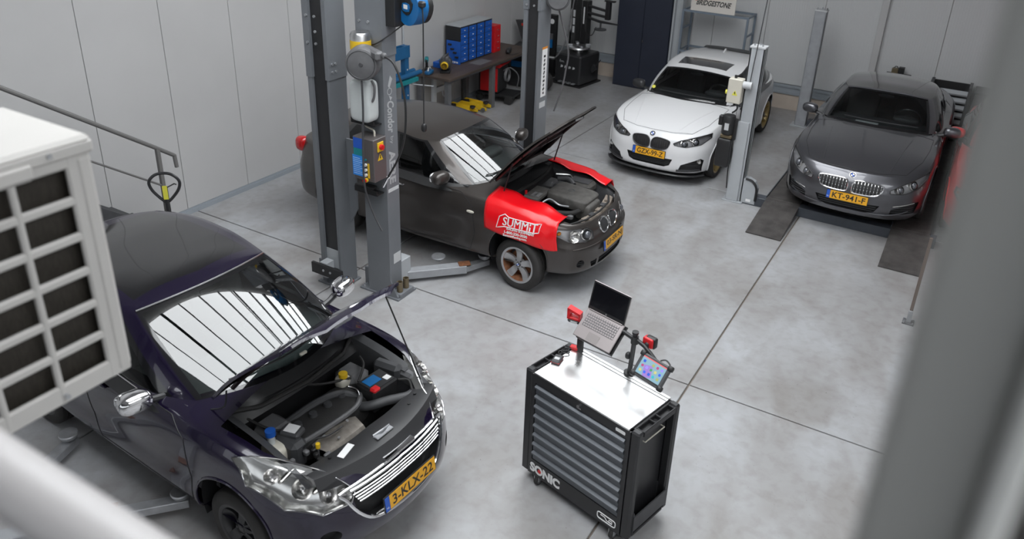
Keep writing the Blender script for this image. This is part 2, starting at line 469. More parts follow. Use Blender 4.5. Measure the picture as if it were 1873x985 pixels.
class Surf:
    def __init__(s): s.V = []; s.N = []; s.F = []; s.T = []
    def weld_add(s, V, F, tagname):
        key = {}; mp = []
        base = getattr(s, '_key', {}); s._key = base
        for v in V:
            k = (round(v[0], 4), round(v[1], 4), round(v[2], 4))
            if k not in base: base[k] = len(s.V); s.V.append(np.array(v, float))
            mp.append(base[k])
        for f in F:
            g = []
            for i in f:
                j = mp[i]
                if not g or g[-1] != j: g.append(j)
            if len(g) > 1 and g[0] == g[-1]: g.pop()
            if len(set(g)) >= 3: s.F.append(g); s.T.append(tagname)
    def normals(s):
        N = np.zeros((len(s.V), 3)); V = np.array(s.V)
        for f in s.F:
            p = V[f]; n = np.zeros(3)
            for k in range(1, len(f)-1): n += np.cross(p[k]-p[0], p[k+1]-p[0])
            N[f] += n
        L = np.linalg.norm(N, axis=1); L[L < 1e-12] = 1; N /= L[:, None]; s.N = [n for n in N]
    def fn(s, f):
        p = [s.V[i] for i in f]; n = np.zeros(3)
        for k in range(1, len(f)-1): n += np.cross(p[k]-p[0], p[k+1]-p[0])
        l = np.linalg.norm(n); return n/l if l > 1e-12 else n
    def bvh(s): return BVHTree.FromPolygons([tuple(v) for v in s.V], s.F)
    def cut(s, poly, ax, cond, new, only=('body',)):
        """clip faces against a convex polygon given in the two axes ax; inside pieces get tag new"""
        P = np.array(poly, float); A = 0.5*np.sum(P[:, 0]*np.roll(P[:, 1], -1)-np.roll(P[:, 0], -1)*P[:, 1])
        if A < 0: P = P[::-1]
        lo, hi = P.min(0), P.max(0); nF = []; nT = []
        va, vb = [np.eye(3)[q] if isinstance(q, int) else np.array(q, float) for q in ax]
        ca, cb_ = (lambda i: s.V[i] @ va), (lambda i: s.V[i] @ vb)
        E = [(P[k], P[(k+1) % len(P)]-P[k]) for k in range(len(P))]
        cache = {}
        for f, t in zip(s.F, s.T):
            if t not in only: nF.append(f); nT.append(t); continue
            q = np.array([[ca(i), cb_(i)] for i in f])
            if (q.max(0) < lo).any() or (q.min(0) > hi).any() or not cond(np.mean([s.V[i] for i in f], axis=0), s.fn(f)):
                nF.append(f); nT.append(t); continue
            cur = list(f); outs = []
            for (o, d) in E:
                if not cur: break
                dist = [d[0]*(cb_(i)-o[1])-d[1]*(ca(i)-o[0]) for i in cur]
                if all(x >= -1e-9 for x in dist): continue
                if all(x <= 1e-9 for x in dist): outs.append(cur); cur = []; break
                ins, ous = [], []
                for k in range(len(cur)):
                    i, j = cur[k], cur[(k+1) % len(cur)]; di, dj = dist[k], dist[(k+1) % len(cur)]
                    if di >= 0: ins.append(i)
                    if di <= 0: ous.append(i)
                    if (di > 1e-9 and dj < -1e-9) or (di < -1e-9 and dj > 1e-9):
                        tt = di/(di-dj); p = s.V[i]+(s.V[j]-s.V[i])*tt; kk = (round(p[0], 6), round(p[1], 6), round(p[2], 6))
                        if kk not in cache:
                            nn = s.N[i]+(s.N[j]-s.N[i])*tt; nn = nn/(np.linalg.norm(nn)+1e-12)
                            cache[kk] = len(s.V); s.V.append(p); s.N.append(nn)
                        ins.append(cache[kk]); ous.append(cache[kk])
                if len(ous) >= 3: outs.append(ous)
                cur = ins if len(ins) >= 3 else []
            if cur:
                nF.append(cur); nT.append(new)
                for o_ in outs: nF.append(o_); nT.append(t)
            else: nF.append(f); nT.append(t)
        s.F, s.T = nF, nT
    def faces(s, t): return [f for f, tt in zip(s.F, s.T) if tt == t]
    def obj(s, tags, name, material, parent, off=0.0, xf=None, flip=False):
        tags = (tags,) if isinstance(tags, str) else tags
        F = [f for f, t in zip(s.F, s.T) if t in tags]
        if not F: return None
        mp = {}; V = []; N = []; G = []
        for f in F:
            g = []
            for i in f:
                if i not in mp:
                    mp[i] = len(V); p = s.V[i]+s.N[i]*off; n = s.N[i]
                    if xf is not None:
                        p = np.array(xf @ Vector(p)); n = np.array(xf.to_3x3() @ Vector(n))
                    V.append(tuple(p)); N.append(tuple(n))
                g.append(mp[i])
            g = [i for k, i in enumerate(g) if i not in g[:k]]
            if len(g) < 3: continue
            G.append(tuple(g[::-1]) if flip else tuple(g))
        me = bpy.data.meshes.new(name); me.from_pydata(V, [], G)
        ml = material if isinstance(material, (list, tuple)) else [material]
        for m in ml: me.materials.append(M[m] if isinstance(m, str) else m)
        me.polygons.foreach_set('use_smooth', [True]*len(me.polygons)); me.update()
        at = me.attributes.new('custom_normal', 'FLOAT_VECTOR', 'POINT')
        NN = np.array(N, np.float32)*(-1.0 if flip else 1.0); NN[np.linalg.norm(NN, axis=1) < 1e-6] = (0, 0, 1)
        at.data.foreach_set('vector', NN.ravel())
        o = bpy.data.objects.new(name, me); COL.objects.link(o); o.parent = parent
        return o
    def recess(s, t, d, mb):
        """copy of region t moved by vector d, with walls round its edge, into mb"""
        d = np.array(d); F = s.faces(t); mp = {}; V = []; G = []; cnt = {}
        def vid(i, k):
            if (i, k) not in mp: mp[(i, k)] = len(V); V.append(tuple(s.V[i]+d*k))
            return mp[(i, k)]
        for f in F:
            G.append(tuple(vid(i, 1) for i in f))
            for k in range(len(f)):
                e = (f[k], f[(k+1) % len(f)]); cnt[e] = cnt.get(e, 0)+1
        for (i, j) in cnt:
            if (j, i) not in cnt: G.append((vid(i, 0), vid(j, 0), vid(j, 1), vid(i, 1)))
        return mb.add(V, G)

def wheel(parent, R, w, rim_r, style, rim_mat, loc, steer=0.0, side=1, badge='bmw', rusty=False):
    """wheel with its axis along y; outside face towards side*y"""
    o = bpy.data.objects.new('wheel', None); COL.objects.link(o); o.parent = parent; o.empty_display_size = .1
    o.location = loc; o.rotation_euler = (0, 0, steer + (0 if side > 0 else PI))
    h = w/2
    prof = [(rim_r-.004, -h*.86), (rim_r+.012, -h*.93), (rim_r+.05, -h*1.0), (R-.035, -h*.96), (R-.010, -h*.82), (R-.002, -h*.70),
            (R, -h*.36), (R-.008, -h*.35), (R-.008, -h*.30), (R, -h*.29), (R, -.012), (R-.008, -.010), (R-.008, .010), (R, .012), (R, h*.29), (R-.008, h*.30), (R-.008, h*.35), (R, h*.36),
            (R-.002, h*.70), (R-.010, h*.82), (R-.035, h*.96), (rim_r+.05, h*1.0), (rim_r+.012, h*.93), (rim_r-.004, h*.86)]
    MB().lathe(prof, ax=(0, 1, 0), n=56).build('tyre', 'tyre', o)
    rm = MB().lathe([(rim_r, h*.86), (rim_r+.008, h*.90), (rim_r-.006, h*.91), (rim_r-.016, h*.80), (rim_r-.026, h*.40), (rim_r-.03, -h*.5), (rim_r, -h*.86)], ax=(0, 1, 0), n=48)
    rm.build('rim_barrel', 'rust' if rusty else rim_mat, o)
    MB().lathe([(rim_r+.001, h*.855), (rim_r+.010, h*.91), (rim_r-.004, h*.925), (rim_r-.018, h*.86)], ax=(0, 1, 0), n=48).build('rim_lip', rim_mat, o)
    yf = h*.62
    def spoke(ang, w0, w1, r0, r1, t=.03, dip=.012):
        m = MB(); c, s_ = math.cos(ang), math.sin(ang)
        rows = []
        for k in range(7):
            f = k/6; r = r0+(r1-r0)*f; wd = w0+(w1-w0)*f; yy = yf-.020*math.sin(PI*f)+(h*.22)*f*f
            rows.append([(r*c-q*wd*s_, yy-(0 if abs(q) < .3 else dip*(abs(q)-.3)), r*s_+q*wd*c) for q in (-.5, -.35, -.12, .12, .35, .5)])
        back = [[(p[0], p[1]-t, p[2]) for p in r] for r in rows]
        m.grid(rows); m.grid([r[::-1] for r in back])
        m.grid([[r[0] for r in rows], [r[0] for r in back]]); m.grid([[r[-1] for r in back], [r[-1] for r in rows]])
        return m
    nsp = {'five': 5, 'star': 5, 'multi': 10, 'y': 10}[style]
    for k in range(nsp):
        a = PI/2+2*PI*k/nsp
        if style == 'five': spoke(a, .062, .092, .045, rim_r-.006).build('spoke', rim_mat, o)
        elif style == 'star':
            spoke(a+.16, .05, .045, .04, rim_r-.006).build('spoke', rim_mat, o); spoke(a-.16, .05, .045, .04, rim_r-.006).build('spoke', rim_mat, o)
        else: spoke(a+(.10 if k % 2 else -.10), .030, .028, .045, rim_r-.006).build('spoke', rim_mat, o)
    MB().lathe([(.0001, yf-.004), (.05, yf-.004), (.068, yf-.010), (.075, yf-.045)], ax=(0, 1, 0), n=24).build('hub', rim_mat, o)
    cap = MB().lathe([(.0001, yf+.006), (.028, yf+.004), (.033, yf-.004)], ax=(0, 1, 0), n=24).build('centre_cap', 'satin', o)
    if badge == 'bmw': roundel(o, (0, yf+.0065, 0), (1, 0, 0), (0, 0, 1), (0, 1, 0), .029)
    for k in range(5):
        a = PI/2+PI/5+2*PI*k/5; MB().cyl((.055*math.cos(a), yf-.02, .055*math.sin(a)), (.055*math.cos(a), yf-.001, .055*math.sin(a)), .010, 8).build('wheel_bolt', 'dgrey', o)
    MB().lathe([(.07, -.03), (rim_r-.065, -.03), (rim_r-.065, -.005), (.07, -.005)], ax=(0, 1, 0), n=32, closed=True).build('brake_disc', 'rust' if rusty else 'alu', o)
    return o

def roundel(parent, c, u, v, n, r, name='roundel_badge'):
    m = MB(); c, u, v, n = Vector(c), Vector(u).normalized(), Vector(v).normalized(), Vector(n).normalized()
    def disc(r0, r1, a0, a1, h, k):
        m.use(k); K = 10; rows = [[c+n*h+(u*math.cos(a0+(a1-a0)*i/K)+v*math.sin(a0+(a1-a0)*i/K))*r_ for i in range(K+1)] for r_ in (r0, r1)]
        m.grid(rows)
    for q in range(4):
        disc(.0001, r*.62, q*PI/2, (q+1)*PI/2, .0012, 1 if q % 2 else 0)
        disc(r*.62, r*.92, q*PI/2, (q+1)*PI/2, .0008, 2)
        disc(r*.92, r, q*PI/2, (q+1)*PI/2, .001, 3)
    return m.build(name, ['white', 'plateblue', 'black', 'chrome'], parent, smooth=False)

def numplate(parent, text, c, u, v, n, w=.52, h=.11):
    """Dutch plate: base, blue band, characters"""
    c, u, v, n = Vector(c), Vector(u).normalized(), Vector(v).normalized(), Vector(n).normalized()
    R = Matrix((u, v, n)).transposed()
    pl = MB().box(c, (w+.012, h+.012, .010), R).build('number_plate', 'black', parent, smooth=False)
    MB().box(c+n*.006+u*.022, (w-.044, h, .004), R).build('plate_face', 'plateyellow', pl, smooth=False)
    MB().box(c+n*.006-u*(w/2-.021), (.042, h, .004), R).build('plate_band', 'plateblue', pl, smooth=False)
    m = MB(); vs, fs = text_geo(text, .108, bold=.002)
    x0 = min(a for a, b in vs); x1 = max(a for a, b in vs); y0 = min(b for a, b in vs); y1 = max(b for a, b in vs)
    k = (w-.10)/(x1-x0); ky = .078/(y1-y0)
    m.add([c+n*.0086+u*(.022+(a-(x0+x1)/2)*k)+v*((b-(y0+y1)/2)*ky) for a, b in vs], fs)
    m.build('plate_characters', 'black', pl, smooth=False)
    m = MB(); text_on(m, 'NL', .022, c+n*.0086-u*(w/2-.021)-v*.030, u, v); m.build('country_letters', 'white', pl, smooth=False)
    return pl

def car(S):
    root = thing(S['name'], S['label'], 'car', S['loc'], S['rz'], S.get('group'))
    lift = S.get('lift', 0.0)
    body_root = bpy.data.objects.new('body_shell', None)
    sf = Surf(); PM = S['paint']; NU = 150
    # ---- lower body rings
    plan = np.array(S['plan'], float); ki = S['keys']
    L = np.concatenate([[0], np.cumsum(np.linalg.norm(np.diff(plan, axis=0), axis=1))])
    u = np.interp(np.linspace(0, 1, NU+1)**1.0*L[-1], L, np.arange(len(plan)))
    pl = crs(plan, u, sym=True); pl[0, 1] = 0; pl[-1, 1] = 0
    tg = np.gradient(pl, axis=0); tg /= np.linalg.norm(tg, axis=1)[:, None]+1e-9
    inw = np.stack([tg[:, 1], -tg[:, 0]], 1); inw[0] = (-1, 0); inw[-1] = (1, 0)
    # inward normal: plan runs front -> left side -> rear, so inward is to the right of travel for y>0
    sgn = np.sign((np.array([-1.3, 0])-pl)[:, 0]*inw[:, 0]+(np.array([0, 0])-pl)[:, 1]*inw[:, 1]); sgn[sgn == 0] = 1
    inw = inw*sgn[:, None]
    rows = []
    for ins, zz in S['rows']:
        iv = pchip(ki, ins, u); zv = pchip(ki, zz, u)
        p = pl+inw*iv[:, None]; p[:, 1] = np.maximum(p[:, 1], 0)
        rows.append(np.column_stack([p, zv]))
    rows = np.array(rows)                                   # (nr, NU+1, 3)
    nr = len(rows); vv = np.linspace(0, nr-1, (nr-1)*3+1)
    G = np.stack([crs(rows[:, k, :], vv) for k in range(NU+1)], 1); G[:, 0, 1] = 0; G[:, -1, 1] = 0
    def addgrid(A, t):
        nrow, nc, _ = A.shape
        for sg in (1, -1):
            V = A.reshape(-1, 3)*np.array([1, sg, 1]); F = []
            for i in range(nrow-1):
                for j in range(nc-1):
                    q = [i*nc+j, i*nc+j+1, (i+1)*nc+j+1, (i+1)*nc+j]; F.append(q if sg > 0 else q[::-1])
            sf.weld_add(V, F, t)
    addgrid(G, 'body')
    ring = G[-1]
    xs_, zs_ = zip(*S['deck'])
    o_ = np.argsort(xs_); zc = pchip(np.array(xs_)[o_], np.array(zs_)[o_], ring[:, 0])
    zc[0] = ring[0, 2]; zc[-1] = ring[-1, 2]
    nq = 14; qs = np.linspace(0, 1, nq); C = []
    for q in qs:
        z = ring[:, 2]+(zc-ring[:, 2])*(1-(1-q)**S.get('crown', 2.4))
        C.append(np.column_stack([ring[:, 0], ring[:, 1]*(1-q), z]))
    addgrid(np.array(C), 'deck')
    # orientation: make side normals point outward
    sf.normals()
    f0 = max(range(len(sf.F)), key=lambda k: np.mean([sf.V[i][1] for i in sf.F[k]]))
    if sf.fn(sf.F[f0])[1] < 0:
        sf.F = [f[::-1] for f in sf.F]; sf.normals()
    bv = sf.bvh()
    def front(y, z, off=0.0):
        h = bv.ray_cast(Vector((4, y, z)), Vector((-1, 0, 0)))
        return (h[0]+h[1]*off if h[0] is not None else Vector((S['plan'][0][0], y, z)), h[1] if h[1] is not None else Vector((1, 0, 0)))
    def side(x, z, sg, off=0.0):
        h = bv.ray_cast(Vector((x, 4*sg, z)), Vector((0, -sg, 0)))
        return (h[0]+h[1]*off if h[0] is not None else None)
    def top(x, y, off=0.0):
        h = bv.ray_cast(Vector((x, y, 4)), Vector((0, 0, -1)))
        return (h[0]+h[1]*off if h[0] is not None else None)
    S['_front'], S['_side'], S['_top'] = front, side, top
    R, tw = S['R'], S['tw']; wz = R
    wh = S.get('archz', R+.02-lift)
    for ax_ in (0.0, -S['wb']):
        for sg in (1, -1):
            sf.cut(circ(ax_, wh, S['arch'], 28), (0, 2), lambda c, n, sg=sg, ax_=ax_: c[1]*sg > .45 and abs(n[1]) > .25, 'arch')
    hp = S['hood']
    hoodpoly = [(x, y) for x, y in hp]+[(x, -y) for x, y in hp[::-1] if y > 1e-6]
    # glass-house footprint removed from the deck
    gb = np.array(S['gbase'], float); gt = np.array(S['gtop'], float)
    fp = [(x, y*.93) for x, y, z in gb]; 
    cen = np.mean(gb[:, 0]); fp = [(cen+(x-cen)*.96, y) for x, y in fp]
    for sg in (1, -1):   # two convex halves
        hull = [(x, y*sg) for x, y in fp]+[(fp[-1][0], 0), (fp[0][0], 0)]
        sf.cut(hull, (0, 1), lambda c, n: n[2] > .3, 'hole', only=('deck',))
    sf.cut(hoodpoly, (0, 1), lambda c, n: n[2] > .05 and c[0] > hp[-1][0]-.05, 'hood', only=('deck', 'body'))
    for sg in (1, -1):
        if S.get('hl_tilt'):
            sf.cut([(y*sg, b) for y, b in S['headlight']], (1, (-.7071, 0, .7071)), lambda c, n, sg=sg: n[0]+n[2] > .05 and c[0] > -.1 and c[2] > .5 and c[1]*sg > .3, 'headlight_%d' % sg, only=('body', 'deck', 'hood'))
        else:
            sf.cut([(y*sg, z) for y, z in S['headlight']], (1, 2), lambda c, n: n[0] > -.05 and c[0] > -.15, 'headlight_%d' % sg, only=('body', 'deck'))
        if 'door' in S: sf.cut(S['door'], (0, 2), lambda c, n, sg=sg: c[1]*sg > .4 and abs(n[1]) > .3, 'door_%d' % sg)
    for k, (poly, mir) in enumerate(S.get('intakes', [])):
        for sg in ((1, -1) if mir else (1,)):
            sf.cut([(y*sg, z) for y, z in poly], (1, 2), lambda c, n: n[0] > .1 and c[0] > .2, 'intake%d_%d' % (k, sg), only=('body', 'deck'))
    # ---- emit body parts
    ZL = Matrix.Translation((0, 0, lift))
    root_b = root
    def P_(o):
        if o is not None: o.location.z += lift
        return o
    P_(sf.obj(('body', 'deck'), 'body', PM, root))
    for sg in (1, -1):
        d_ = P_(sf.obj('door_%d' % sg, 'door', PM, root))
        if d_ and S.get('handle'):
            x, z = S['handle']; a = side(x, z, sg, .012)
            if a is not None:
                MB().sell(a, (.10, .018, .014), (.6, .6), (14, 8)).build('door_handle', S.get('handle_mat', PM), d_)
        if d_ and 'door' in S:
            pts = []
            D = S['door']
            for k in range(len(D)):
                a, b = D[k], D[(k+1) % len(D)]
                for i in range(10):
                    f = i/10; q = side(a[0]+(b[0]-a[0])*f, a[1]+(b[1]-a[1])*f, sg, .0005)
                    if q is not None: pts.append(q)
            MB().tube(pts, .0035, 5, closed=True).build('door_gap', 'black', d_)
    # arch lips and liners
    for ax_ in (0.0, -S['wb']):
        for sg in (1, -1):
            pts = []
            for k in range(33):
                a = -.35+(PI+.70)*k/32; q = side(ax_+(S['arch']+.006)*math.cos(a), wh+(S['arch']+.006)*math.sin(a), sg, .001)
                if q is not None: pts.append(q)
            if len(pts) > 6: P_(MB().tube(pts, S.get('lip', .010), 6).build('arch_lip', S.get('lipmat', PM), root))
            lm = MB(); r = S['arch']+.01; yo = (max(p.y*sg for p in pts)-.02) if pts else .8
            prof = [[(ax_+r*math.cos(a), sg*y_, wh+r*math.sin(a)) for a in [(-.4+(PI+.8)*k/18) for k in range(19)]] for y_ in (.56, yo-.03)]
            lm.grid(prof); c0 = (ax_, sg*.56, wh)
            pts2 = prof[0]; lm.add([c0]+pts2, [(0, i, i+1) for i in range(1, 19)])
            P_(lm.build('arch_liner', 'black', root))
    # hood
    hood_open = S.get('hood_open')
    if hood_open:
        hx, hz, ang = hood_open
        xf = Matrix.Translation((hx, 0, hz)) @ Matrix.Rotation(-ang, 4, 'Y') @ Matrix.Translation((-hx, 0, -hz))
        h = P_(sf.obj('hood', 'hood', [PM, 'hoodunder'], root, xf=xf))
        md = h.modifiers.new('thickness', 'SOLIDIFY'); md.thickness = .022; md.offset = -1; md.material_offset = 1; md.material_offset_rim = 0
        S['_hoodxf'] = xf; S['_hood'] = h
    else:
        h = P_(sf.obj('hood', 'hood', PM, root))
    if h and not hood_open:
        pts = []
        for k in range(len(hoodpoly)):
            a, b = hoodpoly[k], hoodpoly[(k+1) % len(hoodpoly)]
            for i in range(8):
                f = i/8; q = top(a[0]+(b[0]-a[0])*f, a[1]+(b[1]-a[1])*f, .0003)
                if q is not None: pts.append(q)
        MB().tube(pts, .0035, 5, closed=True).build('hood_gap', 'black', h)
        for (rx0, ry0, rx1, ry1) in S.get('creases', []):
            for sg in (1, -1):
                pp = [top(rx0+(rx1-rx0)*k/14, sg*(ry0+(ry1-ry0)*k/14), -.004) for k in range(15)]
                pp = [p for p in pp if p is not None]
                MB().tube(pp, [.001]+[.0085]*(len(pp)-2)+[.001], 8).build('hood_crease', PM, h)
    # headlights
    for sg in (1, -1):
        t = 'headlight_%d' % sg
        F = sf.faces(t)
        if not F: continue
        nm = np.mean([sf.fn(f) for f in F], axis=0); nm /= np.linalg.norm(nm)
        hb = P_(sf.recess(t, -nm*.045+np.array([-.015, 0, 0]), MB()).build('headlight', S.get('lampmat', 'lampdark'), root))
        sf.obj(t, 'lamp_lens', 'lens', hb)
        for (y, z, r, kind) in S['lamps']:
            p, n_ = front(y*sg, z, 0); q = p-Vector(nm)*.032
            if kind == 'proj':
                MB().sell(q+Vector((.012, 0, 0)), (r*.72, r*.78, r*.78), (1, 1), (18, 10)).build('projector', 'projector', hb)
                MB().lathe([(r*1.15, -.03), (r*1.12, .012), (r*.95, .016), (r*.80, 0)], q, nm, 24).build('lamp_ring', 'lampchrome', hb)
            elif kind == 'refl':
                MB().lathe([(.012, -.02), (r*.6, -.008), (r, .030)], q, nm, 20).build('reflector', 'lampchrome', hb)
                MB().sell(q, (.014, .014, .02), (1, 1), (10, 6)).build('bulb', 'lens', hb)
            elif kind == 'bar':
                MB().sell(q, (.018, r, .012), (.6, .6), (14, 8), Matrix.Rotation(-.25*sg, 3, 'X')).build('lamp_bar', 'lampchrome', hb)
            elif kind == 'amber': MB().sell(q, (.02, r, r*.6), (.8, .8), (12, 8)).build('indicator', 'amber', hb)
        def tilted(y, b):
            h_ = bv.ray_cast(Vector((2.83-.7071*b, y, 2.83+.7071*b)), Vector((-.7071, 0, -.7071)))
            return h_[0]+h_[1]*.002
        if S.get('hl_tilt'): bnd = [tilted(y*sg, b) for (y, b) in densify(S['headlight'], 5)]
        else: bnd = [front(y*sg, z, .002)[0] for (y, z) in densify(S['headlight'], 5)]
        MB().tube(bnd, .005, 6, closed=True).build('lamp_seal', S.get('sealmat', 'black'), hb)
    # intakes
    for k, (poly, mir) in enumerate(S.get('intakes', [])):
        for sg in ((1, -1) if mir else (1,)):
            t = 'intake%d_%d' % (k, sg); mb = MB(); sf.recess(t, (-.06, 0, 0), mb)
            if not mb.v: continue
            o = P_(mb.build('air_intake', 'black', root))
            ys_ = [p[0] for p in poly]; zs2 = [p[1] for p in poly]; step = S.get('mesh_step', .028)
            zz = min(zs2)+step
            while zz < max(zs2)-.008:
                yy = [a for a in np.linspace(min(ys_), max(ys_), 22) if inside(poly, a, zz)]
                if len(yy) > 2: MB().tube([front(a*sg, zz, -.02)[0] for a in yy], .004, 5).build('intake_bar', 'dgrey', o)
                zz += step
    # kidney grilles
    for sg in (1, -1):
        if 'kidney' not in S: break
        kp = [(y*sg, z) for y, z in S['kidney']]
        ko = P_(MB().tube([front(y, z, .006)[0] for y, z in densify(kp, 6)], S.get('kframe', .009), 8, closed=True).build('kidney_grille', S.get('kidney_mat', 'chrome'), root))
        pts = densify(kp, 6); cy = np.mean([p[0] for p in pts]); czz = np.mean([p[1] for p in pts])
        back = MB(); nP = len(pts); rr_ = [[front(cy+(y-cy)*f, czz+(z-czz)*f, .004)[0] for y, z in pts+pts[:1]] for f in (1, .8, .6, .4, .2, .01)]
        back.grid(rr_)
        back.build('grille_back', 'black', ko)
        ys_ = [p[0] for p in kp]; ns = S.get('kslats', 8)
        for i in range(ns):
            yy = min(ys_)+(max(ys_)-min(ys_))*(i+.7)/(ns+.4); zz = [z for z in np.linspace(min(p[1] for p in kp), max(p[1] for p in kp), 24) if inside(kp, yy, z)]
            if len(zz) > 3: MB().tube([front(yy, z, .006)[0] for z in zz], .0042, 5).build('grille_slat', S.get('kslat_mat', 'chrome'), ko)
    if S.get('badge'):
        y, z = 0, S['badge']; p, n_ = front(y, z, .004)
        vt = Vector((-n_.z, 0, n_.x)); P_(roundel(root, p, (0, 1, 0), vt, n_, .041))
    if S.get('plate'):
        tx, pz, po = S['plate']; p, n_ = front(0, pz, po)
        pn = Vector((.98, 0, .12)).normalized(); P_(numplate(root, tx, p, (0, 1, 0), pn.cross(Vector((0, 1, 0))), pn))
    # ---- greenhouse
    seg = S['gseg']; K = len(gb)
    us = [0]
    for k in range(K-1): us += list(np.linspace(k, k+1, 9)[1:])
    us = np.array(us); B_ = crs(gb, us, (2, 7), True); T_ = crs(gt, us, (2, 7), True)
    for A in (B_, T_): A[0, 1] = 0; A[-1, 1] = 0
    vs_ = np.array([0, .045, .12, .25, .4, .55, .7, .82, .90, .955, 1.0])
    tgx = np.gradient((B_+T_)/2, axis=0); nx = np.stack([-tgx[:, 1], tgx[:, 0], 0*tgx[:, 0]], 1); nx /= np.linalg.norm(nx, axis=1)[:, None]+1e-9
    cx = np.array([-1.8, 0, 0]); s_ = np.sign(np.sum(((B_+T_)/2-cx)*nx*np.array([1, 1, 0]), 1)); s_[s_ == 0] = 1; nx *= s_[:, None]; nx[0] = (1, 0, 0); nx[-1] = (-1, 0, 0)
    bul = S.get('bulge', .03)
    A = np.stack([B_+(T_-B_)*v+nx*bul*4*v*(1-v) for v in vs_]); A[:, 0, 1] = 0; A[:, -1, 1] = 0
    gs = Surf(); nrow, nc, _ = A.shape
    def gtag(i, j):
        um = (us[j]+us[j+1])/2; vm = (vs_[i]+vs_[i+1])/2
        for nm_, a, b in seg:
            if a < um < b:
                e = .16 if nm_ in ('windshield', 'rear') else .06
                if nm_ == 'windshield': edge = um > b-.14 or vm < .045 or vm > .955
                elif nm_ == 'rear': edge = um < a+.14 or vm < .045 or vm > .955
                else: edge = um < a+.12 or um > b-.12 or vm < .045 or vm > .955
                return 'frit' if edge else nm_
        return 'body'
    for sg in (1, -1):
        V = A.reshape(-1, 3)*np.array([1, sg, 1]); by = {}
        for i in range(nrow-1):
            for j in range(nc-1):
                q = [i*nc+j, i*nc+j+1, (i+1)*nc+j+1, (i+1)*nc+j]; t = gtag(i, j)
                if t in ('side1', 'side2'): t += '_%d' % sg
                by.setdefault(t, []).append(q if sg > 0 else q[::-1])
        for t, F in by.items(): gs.weld_add(V, F, t)
    xs_, zs_ = zip(*S['roof']); o_ = np.argsort(xs_); ring = A[-1]
    zc = pchip(np.array(xs_)[o_], np.array(zs_)[o_], ring[:, 0]); zc[0] = ring[0, 2]; zc[-1] = ring[-1, 2]
    Cc = np.array([np.column_stack([ring[:, 0], ring[:, 1]*(1-q), ring[:, 2]+(zc-ring[:, 2])*(1-(1-q)**2.6)]) for q in qs])
    for sg in (1, -1):
        V = Cc.reshape(-1, 3)*np.array([1, sg, 1]); F = []
        for i in range(nq-1):
            for j in range(nc-1):
                q = [i*nc+j, i*nc+j+1, (i+1)*nc+j+1, (i+1)*nc+j]; F.append(q if sg > 0 else q[::-1])
        gs.weld_add(V, F, 'roof')
    gs.normals()
    f0 = max(range(len(gs.F)), key=lambda k: np.mean([gs.V[i][1] for i in gs.F[k]]))
    if gs.fn(gs.F[f0])[1] < 0: gs.F = [f[::-1] for f in gs.F]; gs.normals()
    gv = gs.bvh()
    def rooftop(x, y, off=0):
        h_ = gv.ray_cast(Vector((x, y, 4)), Vector((0, 0, -1))); return h_[0]+h_[1]*off
    S['_rooftop'] = rooftop
    if 'sunroof' in S: gs.cut(S['sunroof'], (0, 1), lambda c, n: n[2] > .6, 'sunroof', only=('roof',))
    
    gb_faces = [k for k, t in enumerate(gs.T) if t == 'body']; comp = {}
    par = {k: k for k in gb_faces}; own = {}
    def find(a):
        while par[a] != a: par[a] = par[par[a]]; a = par[a]
        return a
    for k in gb_faces:
        for i in gs.F[k]:
            if i in own: par[find(k)] = find(own[i])
            else: own[i] = k
    for k in gb_faces: gs.T[k] = 'pillar%d' % find(k)
    for t in sorted(set(gs.T)):
        if t.startswith('pillar'): P_(gs.obj(t, 'pillar', S.get('pillarmat', PM), root))
    P_(gs.obj('roof', 'roof', S.get('roofmat', PM), root)); P_(gs.obj('frit', 'glass_surround', 'frit', root))
    if 'sunroof' in S: P_(gs.obj('sunroof', 'sunroof', 'frit', root))
    P_(gs.obj('windshield', 'windscreen', S.get('wsglass', 'glassclear'), root)); P_(gs.obj('rear', 'rear_window', 'glassblack', root))
    for sg in (1, -1):
        for k in (1, 2): P_(gs.obj('side%d_%d' % (k, sg), 'side_window', S.get('sideglass', 'glassdark'), root))
    # roof / belt strip between body shoulder and glass base
    for sg in (1, -1):
        bs = MB(); ra, rb = [], []
        for k in range(15 if S.get('hood_open') else 0, len(us)):
            p = A[0, k]*np.array([1, sg, 1]); a = np.array(p); 
            q = p+nx[k]*np.array([1, sg, 1])*(.03 if 1.6 < us[k] < 2.6 else .09); q[2] -= .06
            ra.append(tuple(a+np.array([0, 0, .004]))); rb.append(tuple(q))
        bs.grid([ra, rb] if sg > 0 else [rb, ra]); P_(bs.build('belt_moulding', S.get('beltmat', 'frit'), root))
    # wipers
    b0 = gb[0]
    for (ya, yb) in ((-.45, .08), (.02, .55)):
        pts = []
        for k in range(8):
            y_ = ya+(yb-ya)*k/7; j = int(np.argmin(np.abs(A[1, :nc//3, 1]-abs(y_)))); v_ = 1+int(k < 2)
            p = A[2, j]; pts.append((p[0]+.012, y_, p[2]+.018))
        P_(MB().tube(pts, .008, 6).build('wiper', 'satin', root))
    # mirrors
    mx, my, mz = S['mirror']
    for sg in (1, -1):
        mo = P_(MB().sell((mx, sg*my, mz), (.075, .115, .075), (.75, .7), (20, 12), Matrix.Rotation(.20*sg, 3, 'Z')).build('wing_mirror', S.get('mirmat', PM), root))
        MB().tube([(mx-.03, sg*(my-.06), mz-.05), (mx-.02, sg*(my-.15), mz-.075), (mx-.02, sg*(my-.24), mz-.10)], [.03, .025, .03], 8).build('mirror_arm', 'satin', mo)
        MB().sell((mx-.062, sg*my, mz), (.018, .098, .060), (.6, .6), (18, 8), Matrix.Rotation(.20*sg, 3, 'Z')).build('mirror_glass', 'chrome', mo)
    # wheels
    st = S.get('steer', 0)
